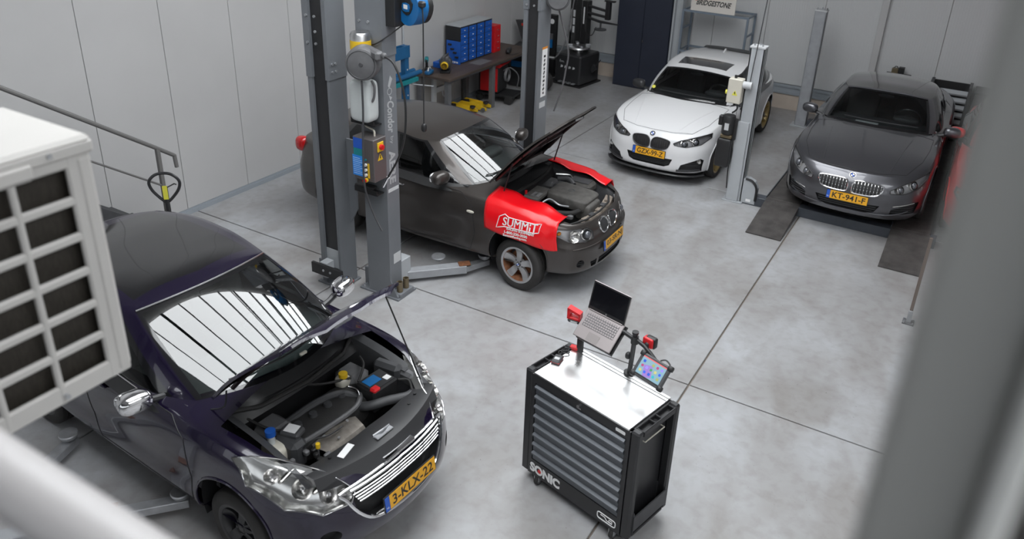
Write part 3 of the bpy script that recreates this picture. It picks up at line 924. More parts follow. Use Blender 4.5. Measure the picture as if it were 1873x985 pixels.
    for (ax_, stv) in ((0.0, st), (-S['wb'], 0)):
        for sg in (1, -1):
            wheel(root, R, tw, S['rim'], S['style'], S['rimmat'], (ax_, sg*S['track'], wz), stv, sg, S.get('wbadge', 'bmw'), S.get('rusty', False))
    # cabin
    fw = abs(gb[3][1]) if len(gb) > 3 else .7
    x0 = gb[0][0]; dz = gb[0][2]
    P_(MB().b2((gb[-1][0]+.25, -fw+.03, .30), (x0-.10, fw-.03, .36)).build('cabin_floor', 'cabin', root, smooth=False))
    for sg in (1, -1): P_(MB().b2((gb[-1][0]+.30, sg*(fw-.03), .30), (gb[2][0]-.02, sg*(fw-.005), gb[4][2]-.02)).build('door_trim', 'cabin', root, smooth=False))
    rows_d = []
    for k in range(15):
        y_ = (-1+2*k/14)*(fw-.05); xf_ = float(np.interp(abs(y_), gb[:4, 1], gb[:4, 0]))-.07; zf_ = float(np.interp(abs(y_), gb[:4, 1], gb[:4, 2]))-.05
        rows_d.append([(xf_, y_, zf_), (min(xf_-.05, x0-.35), y_, dz-.04), (min(xf_-.10, x0-.62), y_, dz-.04), (x0-.78, y_, dz-.12), (x0-.74, y_, dz-.40)])
    P_(MB().grid(rows_d).build('dashboard', 'cabin', root, angle=40))
    dy = .36
    so = P_(MB().sell((x0-.62, dy, dz-.01), (.10, .19, .055), (.7, .7)).build('instrument_hood', 'cabin', root))
    a = math.radians(28); cxw, czw = x0-.86, dz-.05; RR_ = .185
    sw = MB(); uy = Vector((0, 1, 0)); uz = Vector((math.sin(a), 0, math.cos(a)))
    sw.tube([Vector((cxw, dy, czw))+(uy*math.cos(t)+uz*math.sin(t))*RR_ for t in [2*PI*k/28 for k in range(28)]], .017, 8, closed=True)
    for t in (0, PI, -PI/2): sw.tube([(cxw, dy, czw), tuple(Vector((cxw+.01, dy, czw))+(uy*math.cos(t)+uz*math.sin(t))*RR_)], .020, 6)
    sw.sell((cxw, dy, czw), (.03, .065, .055), (.7, .7)); P_(sw.build('steering_wheel', 'satin', root))
    for sg in (1, -1):
        xs0 = x0-1.15; s0 = MB()
        s0.sell((xs0, sg*.36, dz-.38), (.27, .25, .10), (.5, .5)); s0.sell((xs0-.30, sg*.36, dz-.06), (.10, .24, .36), (.5, .6), (20, 14), Matrix.Rotation(-.25, 3, 'Y'))
        ss = P_(s0.build('front_seat', S.get('seatmat', 'seat'), root))
        MB().sell((xs0-.40, sg*.36, dz+.27), (.055, .13, .085), (.6, .6)).build('headrest', S.get('seatmat', 'seat'), ss)
    rs = MB(); xr_ = x0-2.0; rs.sell((xr_, 0, dz-.36), (.25, fw-.12, .10), (.4, .4)); rs.sell((xr_-.25, 0, dz-.08), (.09, fw-.12, .32), (.4, .4), (20, 12), Matrix.Rotation(-.3, 3, 'Y'))
    P_(rs.build('rear_seat', S.get('seatmat', 'seat'), root))
    p = A[-2, 0]; P_(MB().sell((p[0]-.07, 0, p[2]-.06), (.015, .11, .032), (.7, .7)).build('rear_view_mirror', 'satin', root))
    S['root'] = root; S['sf'] = sf; S['A'] = A; S['lift_m'] = lift; S['P_'] = P_
    return root

def densify(poly, n):
    out = []
    for k in range(len(poly)):
        a, b = poly[k], poly[(k+1) % len(poly)]
        for i in range(n): out.append((a[0]+(b[0]-a[0])*i/n, a[1]+(b[1]-a[1])*i/n))
    return out
def inside(poly, x, y):
    c = False; n = len(poly)
    for i in range(n):
        x1, y1 = poly[i]; x2, y2 = poly[(i+1) % n]
        if (y1 > y) != (y2 > y) and x < (x2-x1)*(y-y1)/(y2-y1)+x1: c = not c
    return c
def smoothpoly(poly, n=5):
    """closed Catmull-Rom round a polygon"""
    P = [np.array(p, float) for p in poly]; K = len(P); out = []
    for i in range(K):
        p0, p1, p2, p3 = P[i-1], P[i], P[(i+1) % K], P[(i+2) % K]
        for k in range(n):
            t = k/n; out.append(tuple(.5*((2*p1)+(-p0+p2)*t+(2*p0-5*p1+4*p2-p3)*t*t+(-p0+3*p1-3*p2+p3)*t**3)))
    return out
M['e87paint'] = mat('sparkling_graphite_paint', (.062, .054, .050), .38, .55, .6, coat_rough=.10)
M['whitepaint'] = mat('alpine_white_paint', (.78, .78, .79), .4, 0, .9)
M['sixpaint'] = mat('space_grey_paint', (.12, .12, .132), .36, .85, 1.0)
M['sixroof'] = mat('black_panorama_roof', (.02, .018, .018), .1, 0, 1.0)
M['purple'] = mat('midnight_purple_paint', (.0065, .003, .020), .25, .2, .9)
M['hoodunder'] = mat('hood_underside', (.030, .022, .022), .32, .35, .4)
KEYS = (0, 3, 5, 7, 9, 11, 13)

E87 = dict(name='hatchback_car', label='dark bronze-grey hatchback with open hood and red fender covers on the two-post lift', loc=(-3.95, 7.77, 0), rz=0.0,
    paint='e87paint', lift=.10, wb=2.66, R=.315, tw=.205, rim=.215, style='five', rimmat='silverpaint', rusty=True, track=.735, arch=.365, archz=.33, steer=-.10,
    plan=[(.78, 0), (.768, .25), (.72, .48), (.60, .68), (.38, .80), (0, .85), (-.6, .868), (-1.4, .874), (-2.2, .870), (-2.66, .862), (-3.12, .82), (-3.43, .69), (-3.56, .42), (-3.60, 0)], keys=KEYS,
    rows=[((.12, .12, .14, .12, .14, .12, .12), (.19, .20, .22, .20, .22, .24, .25)),
          ((.03, .03, .03, .03, .03, .03, .03), (.195, .21, .23, .21, .24, .26, .27)),
          ((.0, .0, .0, .01, .0, 0, 0), (.29, .29, .33, .31, .35, .37, .37)),
          ((0, 0, -.005, .02, -.005, 0, 0), (.41, .41, .47, .45, .50, .50, .50)),
          ((.0, 0, -.008, .004, -.008, 0, 0), (.50, .51, .60, .60, .63, .62, .60)),
          ((.05, .03, .0, 0, .0, .03, .05), (.555, .58, .70, .73, .76, .75, .71)),
          ((.07, .05, .015, .02, .015, .05, .07), (.66, .68, .79, .84, .87, .87, .83)),
          ((.13, .10, .055, .06, .055, .10, .10), (.735, .77, .885, .955, .985, .99, .96))],
    deck=[(.65, .735), (.5, .79), (.2, .86), (-.2, .93), (-.55, .975), (-1.2, 1.0), (-3.4, .99)],
    hood=[(.65, 0), (.635, .30), (.53, .57), (.2, .655), (-.25, .70), (-.58, .72), (-.50, 0)],
    gbase=[(-.50, 0, .985), (-.576, .36, .974), (-.74, .64, .96), (-.86, .715, .965), (-1.78, .775, .985), (-1.86, .775, .987), (-2.78, .735, 1.01), (-3.15, .62, 1.0), (-3.33, .3, .99), (-3.36, 0, .99)],
    gtop=[(-1.20, 0, 1.405), (-1.229, .30, 1.389), (-1.29, .53, 1.355), (-1.42, .585, 1.345), (-1.86, .61, 1.38), (-1.94, .61, 1.38), (-2.55, .585, 1.345), (-2.85, .50, 1.32), (-2.98, .27, 1.325), (-3.0, 0, 1.33)],
    gseg=[('windshield', 0, 2), ('side1', 3, 4), ('side2', 5, 6), ('rear', 7, 9)],
    roof=[(-1.2, 1.405), (-1.6, 1.43), (-2.2, 1.42), (-3.0, 1.33)],
    headlight=[(.36, .575), (.36, .66), (.42, .715), (.60, .735), (.75, .75), (.76, .68), (.68, .60), (.50, .565)],
    lamps=[(.46, .645, .062, 'proj'), (.62, .66, .07, 'refl'), (.72, .70, .03, 'amber')], lampmat='lamphouse', sealmat='e87paint',
    kidney=smoothpoly([(.025, .60), (.03, .69), (.10, .72), (.20, .70), (.215, .64), (.16, .575), (.07, .565)], 3), kframe=.011, kslats=9, kslat_mat='dgrey',
    badge=None, plate=('03-SR-NJ', .45, .012),
    intakes=[([(.30, .24), (.30, .33), (-.30, .33), (-.30, .24)], False), ([(.34, .245), (.34, .325), (.46, .325), (.42, .245)], True), (circ(.585, .33, .046, 14), True)],
    door=[(-.62, .26), (-.56, .50), (-.60, .80), (-.78, .93), (-1.84, .955), (-1.86, .50), (-1.80, .26)], handle=(-1.66, .84), handle_mat='chrome',
    mirror=(-1.0, .915, 1.08), wsglass='glassclear', sideglass='glassblack', hood_open=(-.60, .95, math.radians(55.5)), pillarmat='e87paint', beltmat='black')
car(E87)

F20 = dict(name='hatchback_car', label='white hatchback with gold wheels, black front splitter and sunroof', loc=(-3.98, 11.70, 0), rz=-PI/2-.008,
    paint='whitepaint', lift=0.0, wb=2.69, R=.325, tw=.235, rim=.240, style='multi', rimmat='goldrim', track=.755, arch=.365, archz=.34, steer=0.0, wbadge='bmw',
    plan=[(.775, 0), (.76, .26), (.71, .50), (.58, .70), (.36, .83), (0, .875), (-.6, .88), (-1.4, .884), (-2.2, .882), (-2.69, .88), (-3.10, .83), (-3.38, .68), (-3.49, .42), (-3.52, 0)], keys=KEYS,
    rows=[((.12, .12, .14, .12, .14, .12, .12), (.19, .19, .21, .20, .22, .24, .25)),
          ((.03, .03, .03, .03, .03, .03, .03), (.20, .20, .22, .21, .24, .26, .27)),
          ((.01, .0, .0, .01, .0, 0, 0), (.28, .28, .32, .31, .35, .37, .37)),
          ((0, 0, -.005, .02, -.005, 0, 0), (.40, .40, .46, .46, .50, .50, .50)),
          ((.0, 0, -.008, .004, -.008, 0, 0), (.53, .53, .60, .60, .63, .62, .60)),
          ((.02, .02, .0, 0, .0, .03, .05), (.635, .63, .70, .73, .76, .75, .71)),
          ((.05, .05, .015, .02, .015, .05, .07), (.71, .715, .80, .84, .88, .88, .84)),
          ((.11, .10, .055, .06, .055, .10, .10), (.775, .79, .875, .92, .96, .98, .96))],
    deck=[(.66, .775), (.5, .825), (.2, .89), (-.2, .95), (-.55, .985), (-1.2, 1.0), (-3.4, .99)],
    hood=[(.635, 0), (.62, .30), (.53, .56), (.2, .70), (-.25, .735), (-.62, .745), (-.52, 0)],
    gbase=[(-.50, 0, .995), (-.565, .36, .982), (-.72, .66, .95), (-.84, .73, .935), (-1.70, .785, .95), (-1.78, .785, .952), (-2.85, .745, .99), (-3.2, .62, 1.02), (-3.38, .3, 1.01), (-3.42, 0, 1.01)],
    gtop=[(-1.05, 0, 1.36), (-1.075, .32, 1.345), (-1.14, .555, 1.305), (-1.28, .61, 1.31), (-1.86, .62, 1.37), (-1.94, .62, 1.37), (-2.60, .59, 1.33), (-2.86, .51, 1.315), (-2.98, .27, 1.32), (-3.0, 0, 1.32)],
    gseg=[('windshield', 0, 2), ('side1', 3, 4), ('side2', 5, 6), ('rear', 7, 9)],
    roof=[(-1.05, 1.36), (-1.6, 1.405), (-2.2, 1.395), (-3.0, 1.32)],
    sunroof=[(-1.28, .42), (-1.24, 0), (-1.28, -.42), (-1.68, -.44), (-1.68, .44)],
    headlight=[(.37, .63), (.35, .655), (.44, .705), (.62, .755), (.80, .795), (.81, .74), (.72, .655), (.53, .615)],
    lamps=[(.51, .665, .052, 'proj'), (.65, .695, .052, 'proj'), (.57, .725, .09, 'bar')], lampmat='lampdark',
    kidney=smoothpoly([(.018, .565), (.022, .655), (.09, .70), (.26, .685), (.295, .645), (.255, .565), (.15, .535), (.06, .54)], 3), kframe=.010, kslats=8, kidney_mat='satin', kslat_mat='black',
    badge=.74, plate=('GZX-99-Z', .465, .010),
    intakes=[([(.33, .31), (.37, .41), (-.37, .41), (-.33, .31), (-.25, .275), (.25, .275)], False), ([(.46, .235), (.50, .34), (.74, .44), (.775, .41), (.76, .235)], True)], mesh_step=.026,
    door=[(-.62, .25), (-.56, .50), (-.60, .80), (-.78, .905), (-1.76, .93), (-1.80, .50), (-1.72, .25)], handle=(-1.60, .82),
    mirror=(-.90, .94, 1.0), mirmat='satin', wsglass='glassdark', sideglass='glassblack', creases=[(.6, .34, -.4, .60)])
car(F20)

SIX = dict(name='coupe_car', label='dark metallic grey coupe with chrome kidney grilles standing on the four-post lift', loc=(-1.06, 11.56, .15), rz=-PI/2,
    paint='sixpaint', wb=2.855, R=.345, tw=.245, rim=.245, style='star', rimmat='greyrim', track=.80, arch=.385, archz=.36, steer=0.0,
    plan=[(.90, 0), (.885, .28), (.825, .55), (.68, .76), (.40, .89), (0, .935), (-.7, .935), (-1.5, .935), (-2.3, .942), (-2.855, .945), (-3.35, .90), (-3.75, .74), (-3.93, .45), (-3.98, 0)], keys=KEYS,
    rows=[((.12, .12, .14, .12, .14, .12, .12), (.16, .17, .20, .18, .22, .24, .25)),
          ((.03, .03, .03, .03, .03, .03, .03), (.17, .18, .21, .19, .24, .26, .27)),
          ((.01, .0, .0, .01, .0, 0, 0), (.25, .26, .31, .30, .35, .37, .37)),
          ((0, 0, -.005, .025, -.005, 0, 0), (.36, .37, .45, .43, .50, .50, .50)),
          ((.0, 0, -.010, .004, -.010, 0, 0), (.47, .48, .58, .58, .63, .62, .60)),
          ((.02, .02, .0, 0, .0, .03, .05), (.57, .585, .69, .70, .76, .75, .71)),
          ((.06, .05, .015, .02, .015, .05, .07), (.655, .67, .78, .81, .86, .88, .86)),
          ((.13, .11, .065, .07, .07, .12, .12), (.73, .75, .855, .885, .925, .95, .97))],
    deck=[(.77, .73), (.55, .80), (.2, .87), (-.2, .92), (-.65, .955), (-1.2, .97), (-3.1, 1.0), (-3.9, .98)],
    hood=[(.735, 0), (.715, .34), (.60, .62), (.2, .76), (-.3, .80), (-.75, .80), (-.68, 0)],
    gbase=[(-.66, 0, .965), (-.73, .40, .955), (-.90, .71, .92), (-1.04, .785, .905), (-2.05, .825, .93), (-2.10, .825, .932), (-2.75, .775, .975), (-3.08, .66, 1.0), (-3.34, .32, 1.0), (-3.40, 0, 1.0)],
    gtop=[(-1.40, 0, 1.315), (-1.42, .34, 1.305), (-1.50, .57, 1.265), (-1.64, .62, 1.265), (-2.10, .63, 1.30), (-2.15, .63, 1.30), (-2.45, .60, 1.285), (-2.60, .54, 1.275), (-2.72, .28, 1.29), (-2.75, 0, 1.295)],
    gseg=[('windshield', 0, 2), ('side1', 3, 4), ('side2', 5, 6), ('rear', 7, 9)],
    roof=[(-1.40, 1.315), (-1.8, 1.355), (-2.2, 1.35), (-2.75, 1.295)],
    headlight=[(.50, .545), (.49, .585), (.60, .655), (.76, .725), (.875, .765), (.875, .69), (.79, .60), (.65, .55)],
    lamps=[(.62, .605, .050, 'proj'), (.755, .655, .060, 'proj')], lampmat='lamphouse',
    kidney=smoothpoly([(.03, .505), (.035, .60), (.09, .64), (.37, .63), (.41, .59), (.37, .51), (.28, .48), (.08, .478)], 3), kframe=.010, kslats=9,
    badge=.69, plate=('KT-941-F', .405, .012),
    intakes=[([(.36, .27), (.41, .36), (-.41, .36), (-.36, .27), (-.25, .235), (.25, .235)], False), ([(.54, .255), (.55, .33), (.81, .43), (.845, .41), (.815, .28)], True)], mesh_step=.03,
    door=[(-.80, .25), (-.72, .50), (-.78, .78), (-.98, .875), (-2.08, .91), (-2.12, .50), (-2.02, .25)], handle=(-1.9, .80),
    mirror=(-1.06, 1.0, .96), wsglass='glassdark', sideglass='glassdark', seatmat='leather', roofmat='sixroof', creases=[(.68, .42, -.5, .55)])
car(SIX)

P208 = dict(name='hatchback_car', label='dark purple hatchback with open hood, exposed engine and chrome headlights in the foreground', loc=(-3.57, 3.44, 0), rz=math.radians(-3.5),
    paint='purple', lift=.12, wb=2.54, R=.305, tw=.195, rim=.20, style='five', rimmat='satin', track=.735, arch=.355, archz=.29, steer=-.02, wbadge='',
    plan=[(.83, 0), (.81, .26), (.745, .50), (.60, .70), (.36, .815), (0, .86), (-.6, .868), (-1.3, .87), (-2.1, .868), (-2.54, .86), (-2.85, .80), (-3.05, .66), (-3.13, .40), (-3.15, 0)], keys=KEYS,
    rows=[((.12, .12, .14, .12, .14, .12, .12), (.19, .20, .22, .20, .22, .24, .25)),
          ((.03, .03, .03, .03, .03, .03, .03), (.20, .21, .23, .21, .24, .26, .27)),
          ((.0, .0, .0, .01, .0, 0, 0), (.28, .29, .33, .31, .35, .37, .37)),
          ((0, 0, -.005, .02, -.005, 0, 0), (.39, .40, .47, .45, .50, .50, .50)),
          ((.02, .01, -.008, .004, -.008, 0, 0), (.50, .51, .60, .60, .63, .62, .60)),
          ((.04, .03, .0, 0, .0, .03, .05), (.60, .61, .71, .74, .78, .78, .74)),
          ((.08, .07, .015, .02, .015, .05, .07), (.69, .70, .82, .86, .90, .92, .88)),
          ((.16, .14, .07, .065, .06, .10, .10), (.775, .79, .91, .945, .98, 1.02, 1.0))],
    deck=[(.67, .775), (.5, .83), (.25, .90), (0, .955), (-.25, .995), (-1.0, 1.02), (-3.1, 1.02)],
    hood=[(.72, 0), (.70, .30), (.56, .55), (.2, .685), (-.15, .72), (-.42, .725), (-.30, 0)],
    gbase=[(-.22, 0, 1.0), (-.311, .38, .984), (-.50, .665, .95), (-.66, .735, .935), (-1.55, .785, .965), (-1.63, .785, .968), (-2.45, .735, 1.01), (-2.78, .60, 1.04), (-2.93, .3, 1.03), (-2.96, 0, 1.03)],
    gtop=[(-1.14, 0, 1.405), (-1.182, .34, 1.388), (-1.26, .575, 1.355), (-1.42, .615, 1.36), (-1.72, .62, 1.405), (-1.80, .62, 1.408), (-2.35, .585, 1.40), (-2.60, .50, 1.385), (-2.72, .27, 1.39), (-2.74, 0, 1.395)],
    gseg=[('windshield', 0, 2), ('side1', 3, 4), ('side2', 5, 6), ('rear', 7, 9)],
    roof=[(-1.14, 1.405), (-1.5, 1.45), (-2.1, 1.455), (-2.74, 1.395)],
    hl_tilt=True, headlight=[(.82, .575), (.66, .40), (.53, .20), (.405, -.06), (.45, -.118), (.62, -.072), (.765, .10), (.84, .37)],
    lamps=[(.47, .64, .045, 'refl'), (.56, .67, .058, 'refl'), (.66, .725, .068, 'refl'), (.75, .80, .05, 'refl'), (.56, .735, .09, 'bar'), (.69, .80, .07, 'bar')], lampmat='lampsilver', beltmat='black', sealmat='chrome',
    plate=('3-KLX-22', .45, .030),
    intakes=[([(.45, .66), (-.45, .66), (-.42, .50), (-.30, .375), (.30, .375), (.42, .50)], False), (circ(.60, .36, .06, 14, .05), True)], mesh_step=.60,
    door=[(-.42, .26), (-.38, .50), (-.42, .80), (-.58, .905), (-1.60, .945), (-1.62, .50), (-1.55, .26)], handle=(-1.4, .83),
    mirror=(-.74, .97, 1.03), sunroof=[(-1.36, .52), (-1.30, 0), (-1.36, -.52), (-2.6, -.46), (-2.6, .46)], mirmat='chrome', wsglass='glassclear', sideglass='glassdark', hood_open=(-.42, .975, math.radians(53.5)))
car(P208)
# ================================================================== car extras
def bay(S, xb, xf_, zf=.44, w=.555):
    root, P_ = S['root'], S['P_']; top = S['_top']
    def bx(lo, hi, name, m='black', bev=.008): return P_(MB().b2(lo, hi, bev).build(name, m, root))
    bx((xb, -w, zf-.03), (xf_, w, zf), 'engine_bay_floor')
    bx((xb-.02, -w-.14, zf), (xb, w+.14, .90), 'firewall')
    for sg in (1, -1):
        rows = []
        for k in range(9):
            x = xb+(xf_+.02-xb)*k/8; e = top(x, sg*(w+.05)); z1 = (e.z if e is not None else .8)-.02
            rows.append([(x, sg*w, zf), (x, sg*w, z1-.10), (x, sg*(w+.03), z1-.03), (x, sg*(w+.09), z1-.005)])
        P_(MB().grid(rows).build('inner_wing', 'dgrey', root))
        bx((xb+.10, sg*(w-.17)-.11, .60), (xb+.34, sg*(w-.17)+.11, .80), 'strut_tower', 'mgrey', .05)

# ---- purple hatchback: bay
S = P208; R_, P_ = S['root'], S['P_']
def pb(name, c, d, m='black', bev=.012, rz=0.0, parent=None):
    o = MB().box(c, d, Matrix.Rotation(rz, 3, 'Z'), bev).build(name, m, parent or R_)
    return P_(o) if parent is None else o
bay(S, -.30, .52)
# scuttle under the screen
rows = []
for k in range(13):
    y = -.60+1.20*k/12; q = 1-(y/.66)**2
    rows.append([(-.46+.20*q, y, .945+.045*q), (-.34+.18*q, y, .88+.05*q), (-.28+.10*q, y, .87+.03*q), (-.20+.05*q, y, .82+.02*q)])
P_(MB().grid(rows).build('scuttle_panel', 'black', R_))
P_(MB().tube([(-.30, -.64, .93), (-.17, -.4, .90), (-.12, 0, .90), (-.17, .4, .90), (-.30, .64, .93)], .016, 8).build('bay_seal', 'rubber', R_))
# slam panel
M['slamblack'] = mat('slam_panel_black', (.032, .032, .034), .42)
rows = []
for k in range(17):
    y = -.60+1.20*k/16; q = 1-(y/.60)**2; bmp = .012*math.exp(-(y/.12)**2)
    rows.append([(.36+.09*q, y, .68+.03*q), (.40+.08*q, y, .755+.02*q+bmp), (.50+.11*q, y, .795+.010*q+bmp), (.565+.135*q, y, .785+.006*q), (.60+.165*q, y, .695)])
sl = P_(MB().grid(rows).build('slam_panel', 'slamblack', R_))
for p in ((.50, -.40, .795), (.56, .33, .80), (.51, .45, .795)): MB().cyl((p[0], p[1], p[2]-.01), (p[0], p[1], p[2]+.006), .012, 10).build('clip', 'black', sl)
MB().box((.55, -.30, .806), (.05, .14, .004), Matrix.Rotation(.25, 3, 'Z')).build('paper_label', 'white', sl)
lt = MB(); lt.box((.63, -.02, .812), (.05, .16, .012), None, .004); lt.tube([(.60, -.09, .815), (.63, -.02, .84), (.61, .06, .815)], .007, 6)
lt.build('hood_latch', 'galv', sl)
# engine
en = P_(MB().sell((.08, -.06, .66), (.17, .34, .10), (.35, .35)).build('engine_block', 'rubber', R_))
for k in range(4): MB().cyl((.06, -.28+.14*k, .74), (.06, -.28+.14*k, .785), .035, 14, .028).build('ignition_coil', 'dgrey', en)
MB().tube(spline([(.20, -.36, .74), (.24, -.15, .76), (.24, .1, .76), (.16, .24, .76)], 6), .020, 8).build('fuel_rail', 'mgrey', en)
MB().tube(spline([(-.05, -.3, .74), (0, -.05, .79), (.05, .15, .77), (.20, .24, .72)], 6), .028, 8).build('intake_pipe', 'dgrey', en)
hs = [(.30, -.34, .70), (.47, -.32, .70), (.49, 0, .70), (.33, .02, .72)]
sh = MB(); sh.grid([[(.26, -.34, .735), (.30, -.36, .75), (.40, -.33, .735), (.46, -.30, .66)], [(.25, -.16, .745), (.29, -.16, .765), (.41, -.15, .745), (.48, -.15, .66)], [(.26, .02, .735), (.30, .04, .75), (.40, .02, .735), (.47, .02, .66)]])
hsm = sh.build('heat_shield', 'heatshield' if 'heatshield' in M else 'alu', en)
M['heatshield'] = mat('heat_shield_metal', (.33, .30, .27), .45, .75, noise=.2, nscale=25); hsm.data.materials[0] = M['heatshield']
for p in ((.30, -.26, .77), (.38, -.20, .757), (.31, -.05, .772)): MB().cyl(p, (p[0], p[1], p[2]+.01), .010, 8).build('bolt', 'galv', en)
pb('timing_cover', (.15, -.43, .70), (.22, .13, .22), 'dgrey', .03)
o = pb('coil_pack', (.13, -.39, .82), (.15, .11, .05), 'dgrey', .015, .3); MB().box((.13, -.39, .847), (.09, .08, .003), Matrix.Rotation(.3, 3, 'Z')).build('paper_label', 'white', o)
dp = MB().tube([(.36, -.37, .66), (.37, -.38, .80)], .006, 6).build('dipstick', 'mgrey', en); MB().cyl((.37, -.38, .795), (.37, -.38, .83), .016, 10).build('dipstick_cap', 'yellow', en)
MB().tube(spline([(.26, -.42, .76), (.29, -.35, .80), (.33, -.25, .79), (.34, -.12, .79)], 5), .006, 6).build('wiring', 'black', en)
MB().tube(spline([(.05, .20, .80), (.12, .16, .86), (.15, .22, .80), (.22, .18, .74)], 5), .005, 6).build('wiring', 'alu', en)
# battery and boxes on the car's left
bt = pb('battery', (.21, .36, .74), (.20, .25, .19), 'black', .012, -.05)
MB().box((.21, .36, .838), (.17, .22, .004), Matrix.Rotation(-.05, 3, 'Z')).build('battery_top', 'satin', bt)
MB().box((.19, .33, .842), (.09, .12, .003), Matrix.Rotation(-.05, 3, 'Z')).build('battery_label', 'reelblue', bt)
MB().box((.25, .43, .842), (.05, .05, .003)).build('warning_label', 'white', bt)
MB().box((.29, .26, .85), (.06, .07, .035), None, .012).build('terminal_cover', 'red', bt)
pb('fuse_box', (.15, .55, .80), (.24, .10, .14), 'dgrey', .03, .15)
ab = pb('air_filter_box', (.28, .63, .77), (.22, .15, .12), 'mgrey', .025); MB().box((.28, .63, .833), (.05, .12, .006)).build('emboss', 'dgrey', ab)
P_(MB().tube(spline([(.22, .16, .72), (.30, .20, .745), (.37, .32, .75), (.44, .45, .74), (.42, .54, .72)], 5), [.036]*21, 12).build('air_duct', 'dgrey', R_))
cp = P_(MB().sell((-.05, .26, .77), (.05, .055, .05), (.6, .6)).build('coolant_tank', 'cream', R_)); MB().cyl((-.04, .26, .815), (-.04, .26, .85), .034, 16).build('tank_cap', 'yellow', cp)
wt = P_(MB().sell((.10, -.52, .72), (.09, .07, .07), (.5, .5)).build('washer_tank', 'cream', R_)); MB().cyl((.08, -.53, .78), (.08, -.53, .87), .026, 14).build('filler_neck', 'fluid', wt); MB().cyl((.08, -.53, .86), (.08, -.53, .90), .036, 16).build('tank_cap', 'blue', wt)
for k in range(9):
    random.seed(20+k); a = (random.uniform(.25, .45), random.uniform(-.55, -.35), random.uniform(.68, .76)); P_(MB().sell(a, (random.uniform(.015, .035), random.uniform(.015, .04), .02), (.6, .6), (10, 6)).build('bracket', random.choice(['alu', 'mgrey', 'black']), R_))
for k, (a, b, c) in enumerate([((-.20, -.5, .84), (.0, -.44, .80), (.12, -.30, .78)), ((-.1, .5, .84), (.02, .42, .86), (.10, .28, .82)), ((-.18, .0, .84), (-.08, .1, .83), (.0, .3, .80)), ((.3, .5, .80), (.36, .55, .79), (.44, .50, .76))]):
    P_(MB().tube(spline([a, b, c], 6), .010, 6).build('hose', 'rubber', R_))
# chrome grille around the plate
fr = S['_front']
gp = smoothpoly([(.47, .665), (0, .69), (-.47, .665), (-.475, .60), (-.40, .46), (-.28, .375), (0, .355), (.28, .375), (.40, .46), (.475, .60)], 4)
gr = P_(MB().tube([fr(y, z, .008)[0] for y, z in gp], .014, 8, closed=True).build('front_grille', 'chrome', R_))
for k, (z, w_, r) in enumerate(((.650, .44, .014), (.622, .43, .007), (.602, .42, .007), (.582, .41, .007), (.562, .40, .007))):
    MB().tube([fr(-w_+2*w_*i/16, z+.012*(1-abs(-1+i/8)**2), .012)[0] for i in range(17)], r, 8).build('grille_bar', 'chrome', gr)
MB().tube([fr(-.30+.60*i/16, .405-.012*(1-abs(-1+i/8)**2), .010)[0] for i in range(17)], .006, 6).build('grille_bar', 'chrome', gr)
p0 = fr(0, .695, .012)[0]; MB().box(p0+Vector((-.01, 0, .012)), (.06, .30, .03), None, .008).build('nose_strip', 'chrome', gr)
# hood parts: lining ribs and strut, lion-free plain disc badge
xf = S['_hoodxf']; h = S['_hood']; tp = S['_top']
M['badgegrey'] = mat('badge_grey', (.30, .30, .31), .3, .7)
c = tp(.52, 0, .003); MB().lathe([(.0001, .004), (.055, .003), (.060, 0)], xf @ c, xf.to_3x3() @ Vector((.35, 0, .94)), 24).build('hood_badge', 'badgegrey', h)
for (xa, ya, xb_, yb) in ((-.30, -.5, .42, -.38), (-.30, .5, .42, .38), (-.25, -.1, .5, -.05), (-.25, .1, .5, .05), (.40, -.42, .50, 0), (.50, 0, .40, .42)):
    pp = [xf @ (tp(xa+(xb_-xa)*i/8, ya+(yb-ya)*i/8, -.034)) for i in range(9)]
    MB().tube(pp, .018, 6).build('hood_rib', 'hoodunder', h)
MB().box(xf @ tp(.50, 0, -.055), (.07, .16, .05), xf.to_3x3(), .01).build('hood_striker', 'galv', h)
P_(MB().tube([(.44, .60, .80), tuple(xf @ tp(.40, .50, -.03))], .006, 6).build('hood_stay', 'black', R_))
P_(MB().tube(spline([(-.36, -.66, .95), (-.20, -.66, 1.05), tuple(xf @ tp(-.20, -.60, -.03))], 5), .006, 6).build('washer_hose', 'black', R_))
P_(MB().box((-.28, .10, 1.02), (.03, .07, .03), None, .01).build('wiper_pivot_cap', 'cream', R_))
# bright strip along the top of the screen
A_ = S['A']; P_(MB().tube([tuple(A_[-1, j]*np.array([1, s_, 1])+np.array([.008, 0, .004])) for s_, j in [(-1, k) for k in range(16, -1, -1)]+[(1, k) for k in range(1, 17)]], .007, 6).build('header_trim', 'alu', R_))
# side trims
for sg in (1, -1):
    pp = [tuple(S['A'][0, j]*np.array([1, sg, 1])+np.array([0, .012*sg, .0])) for j in range(8*3, 8*6+1, 3)]
    P_(MB().tube(pp, .007, 6).build('window_trim', 'chrome', R_))

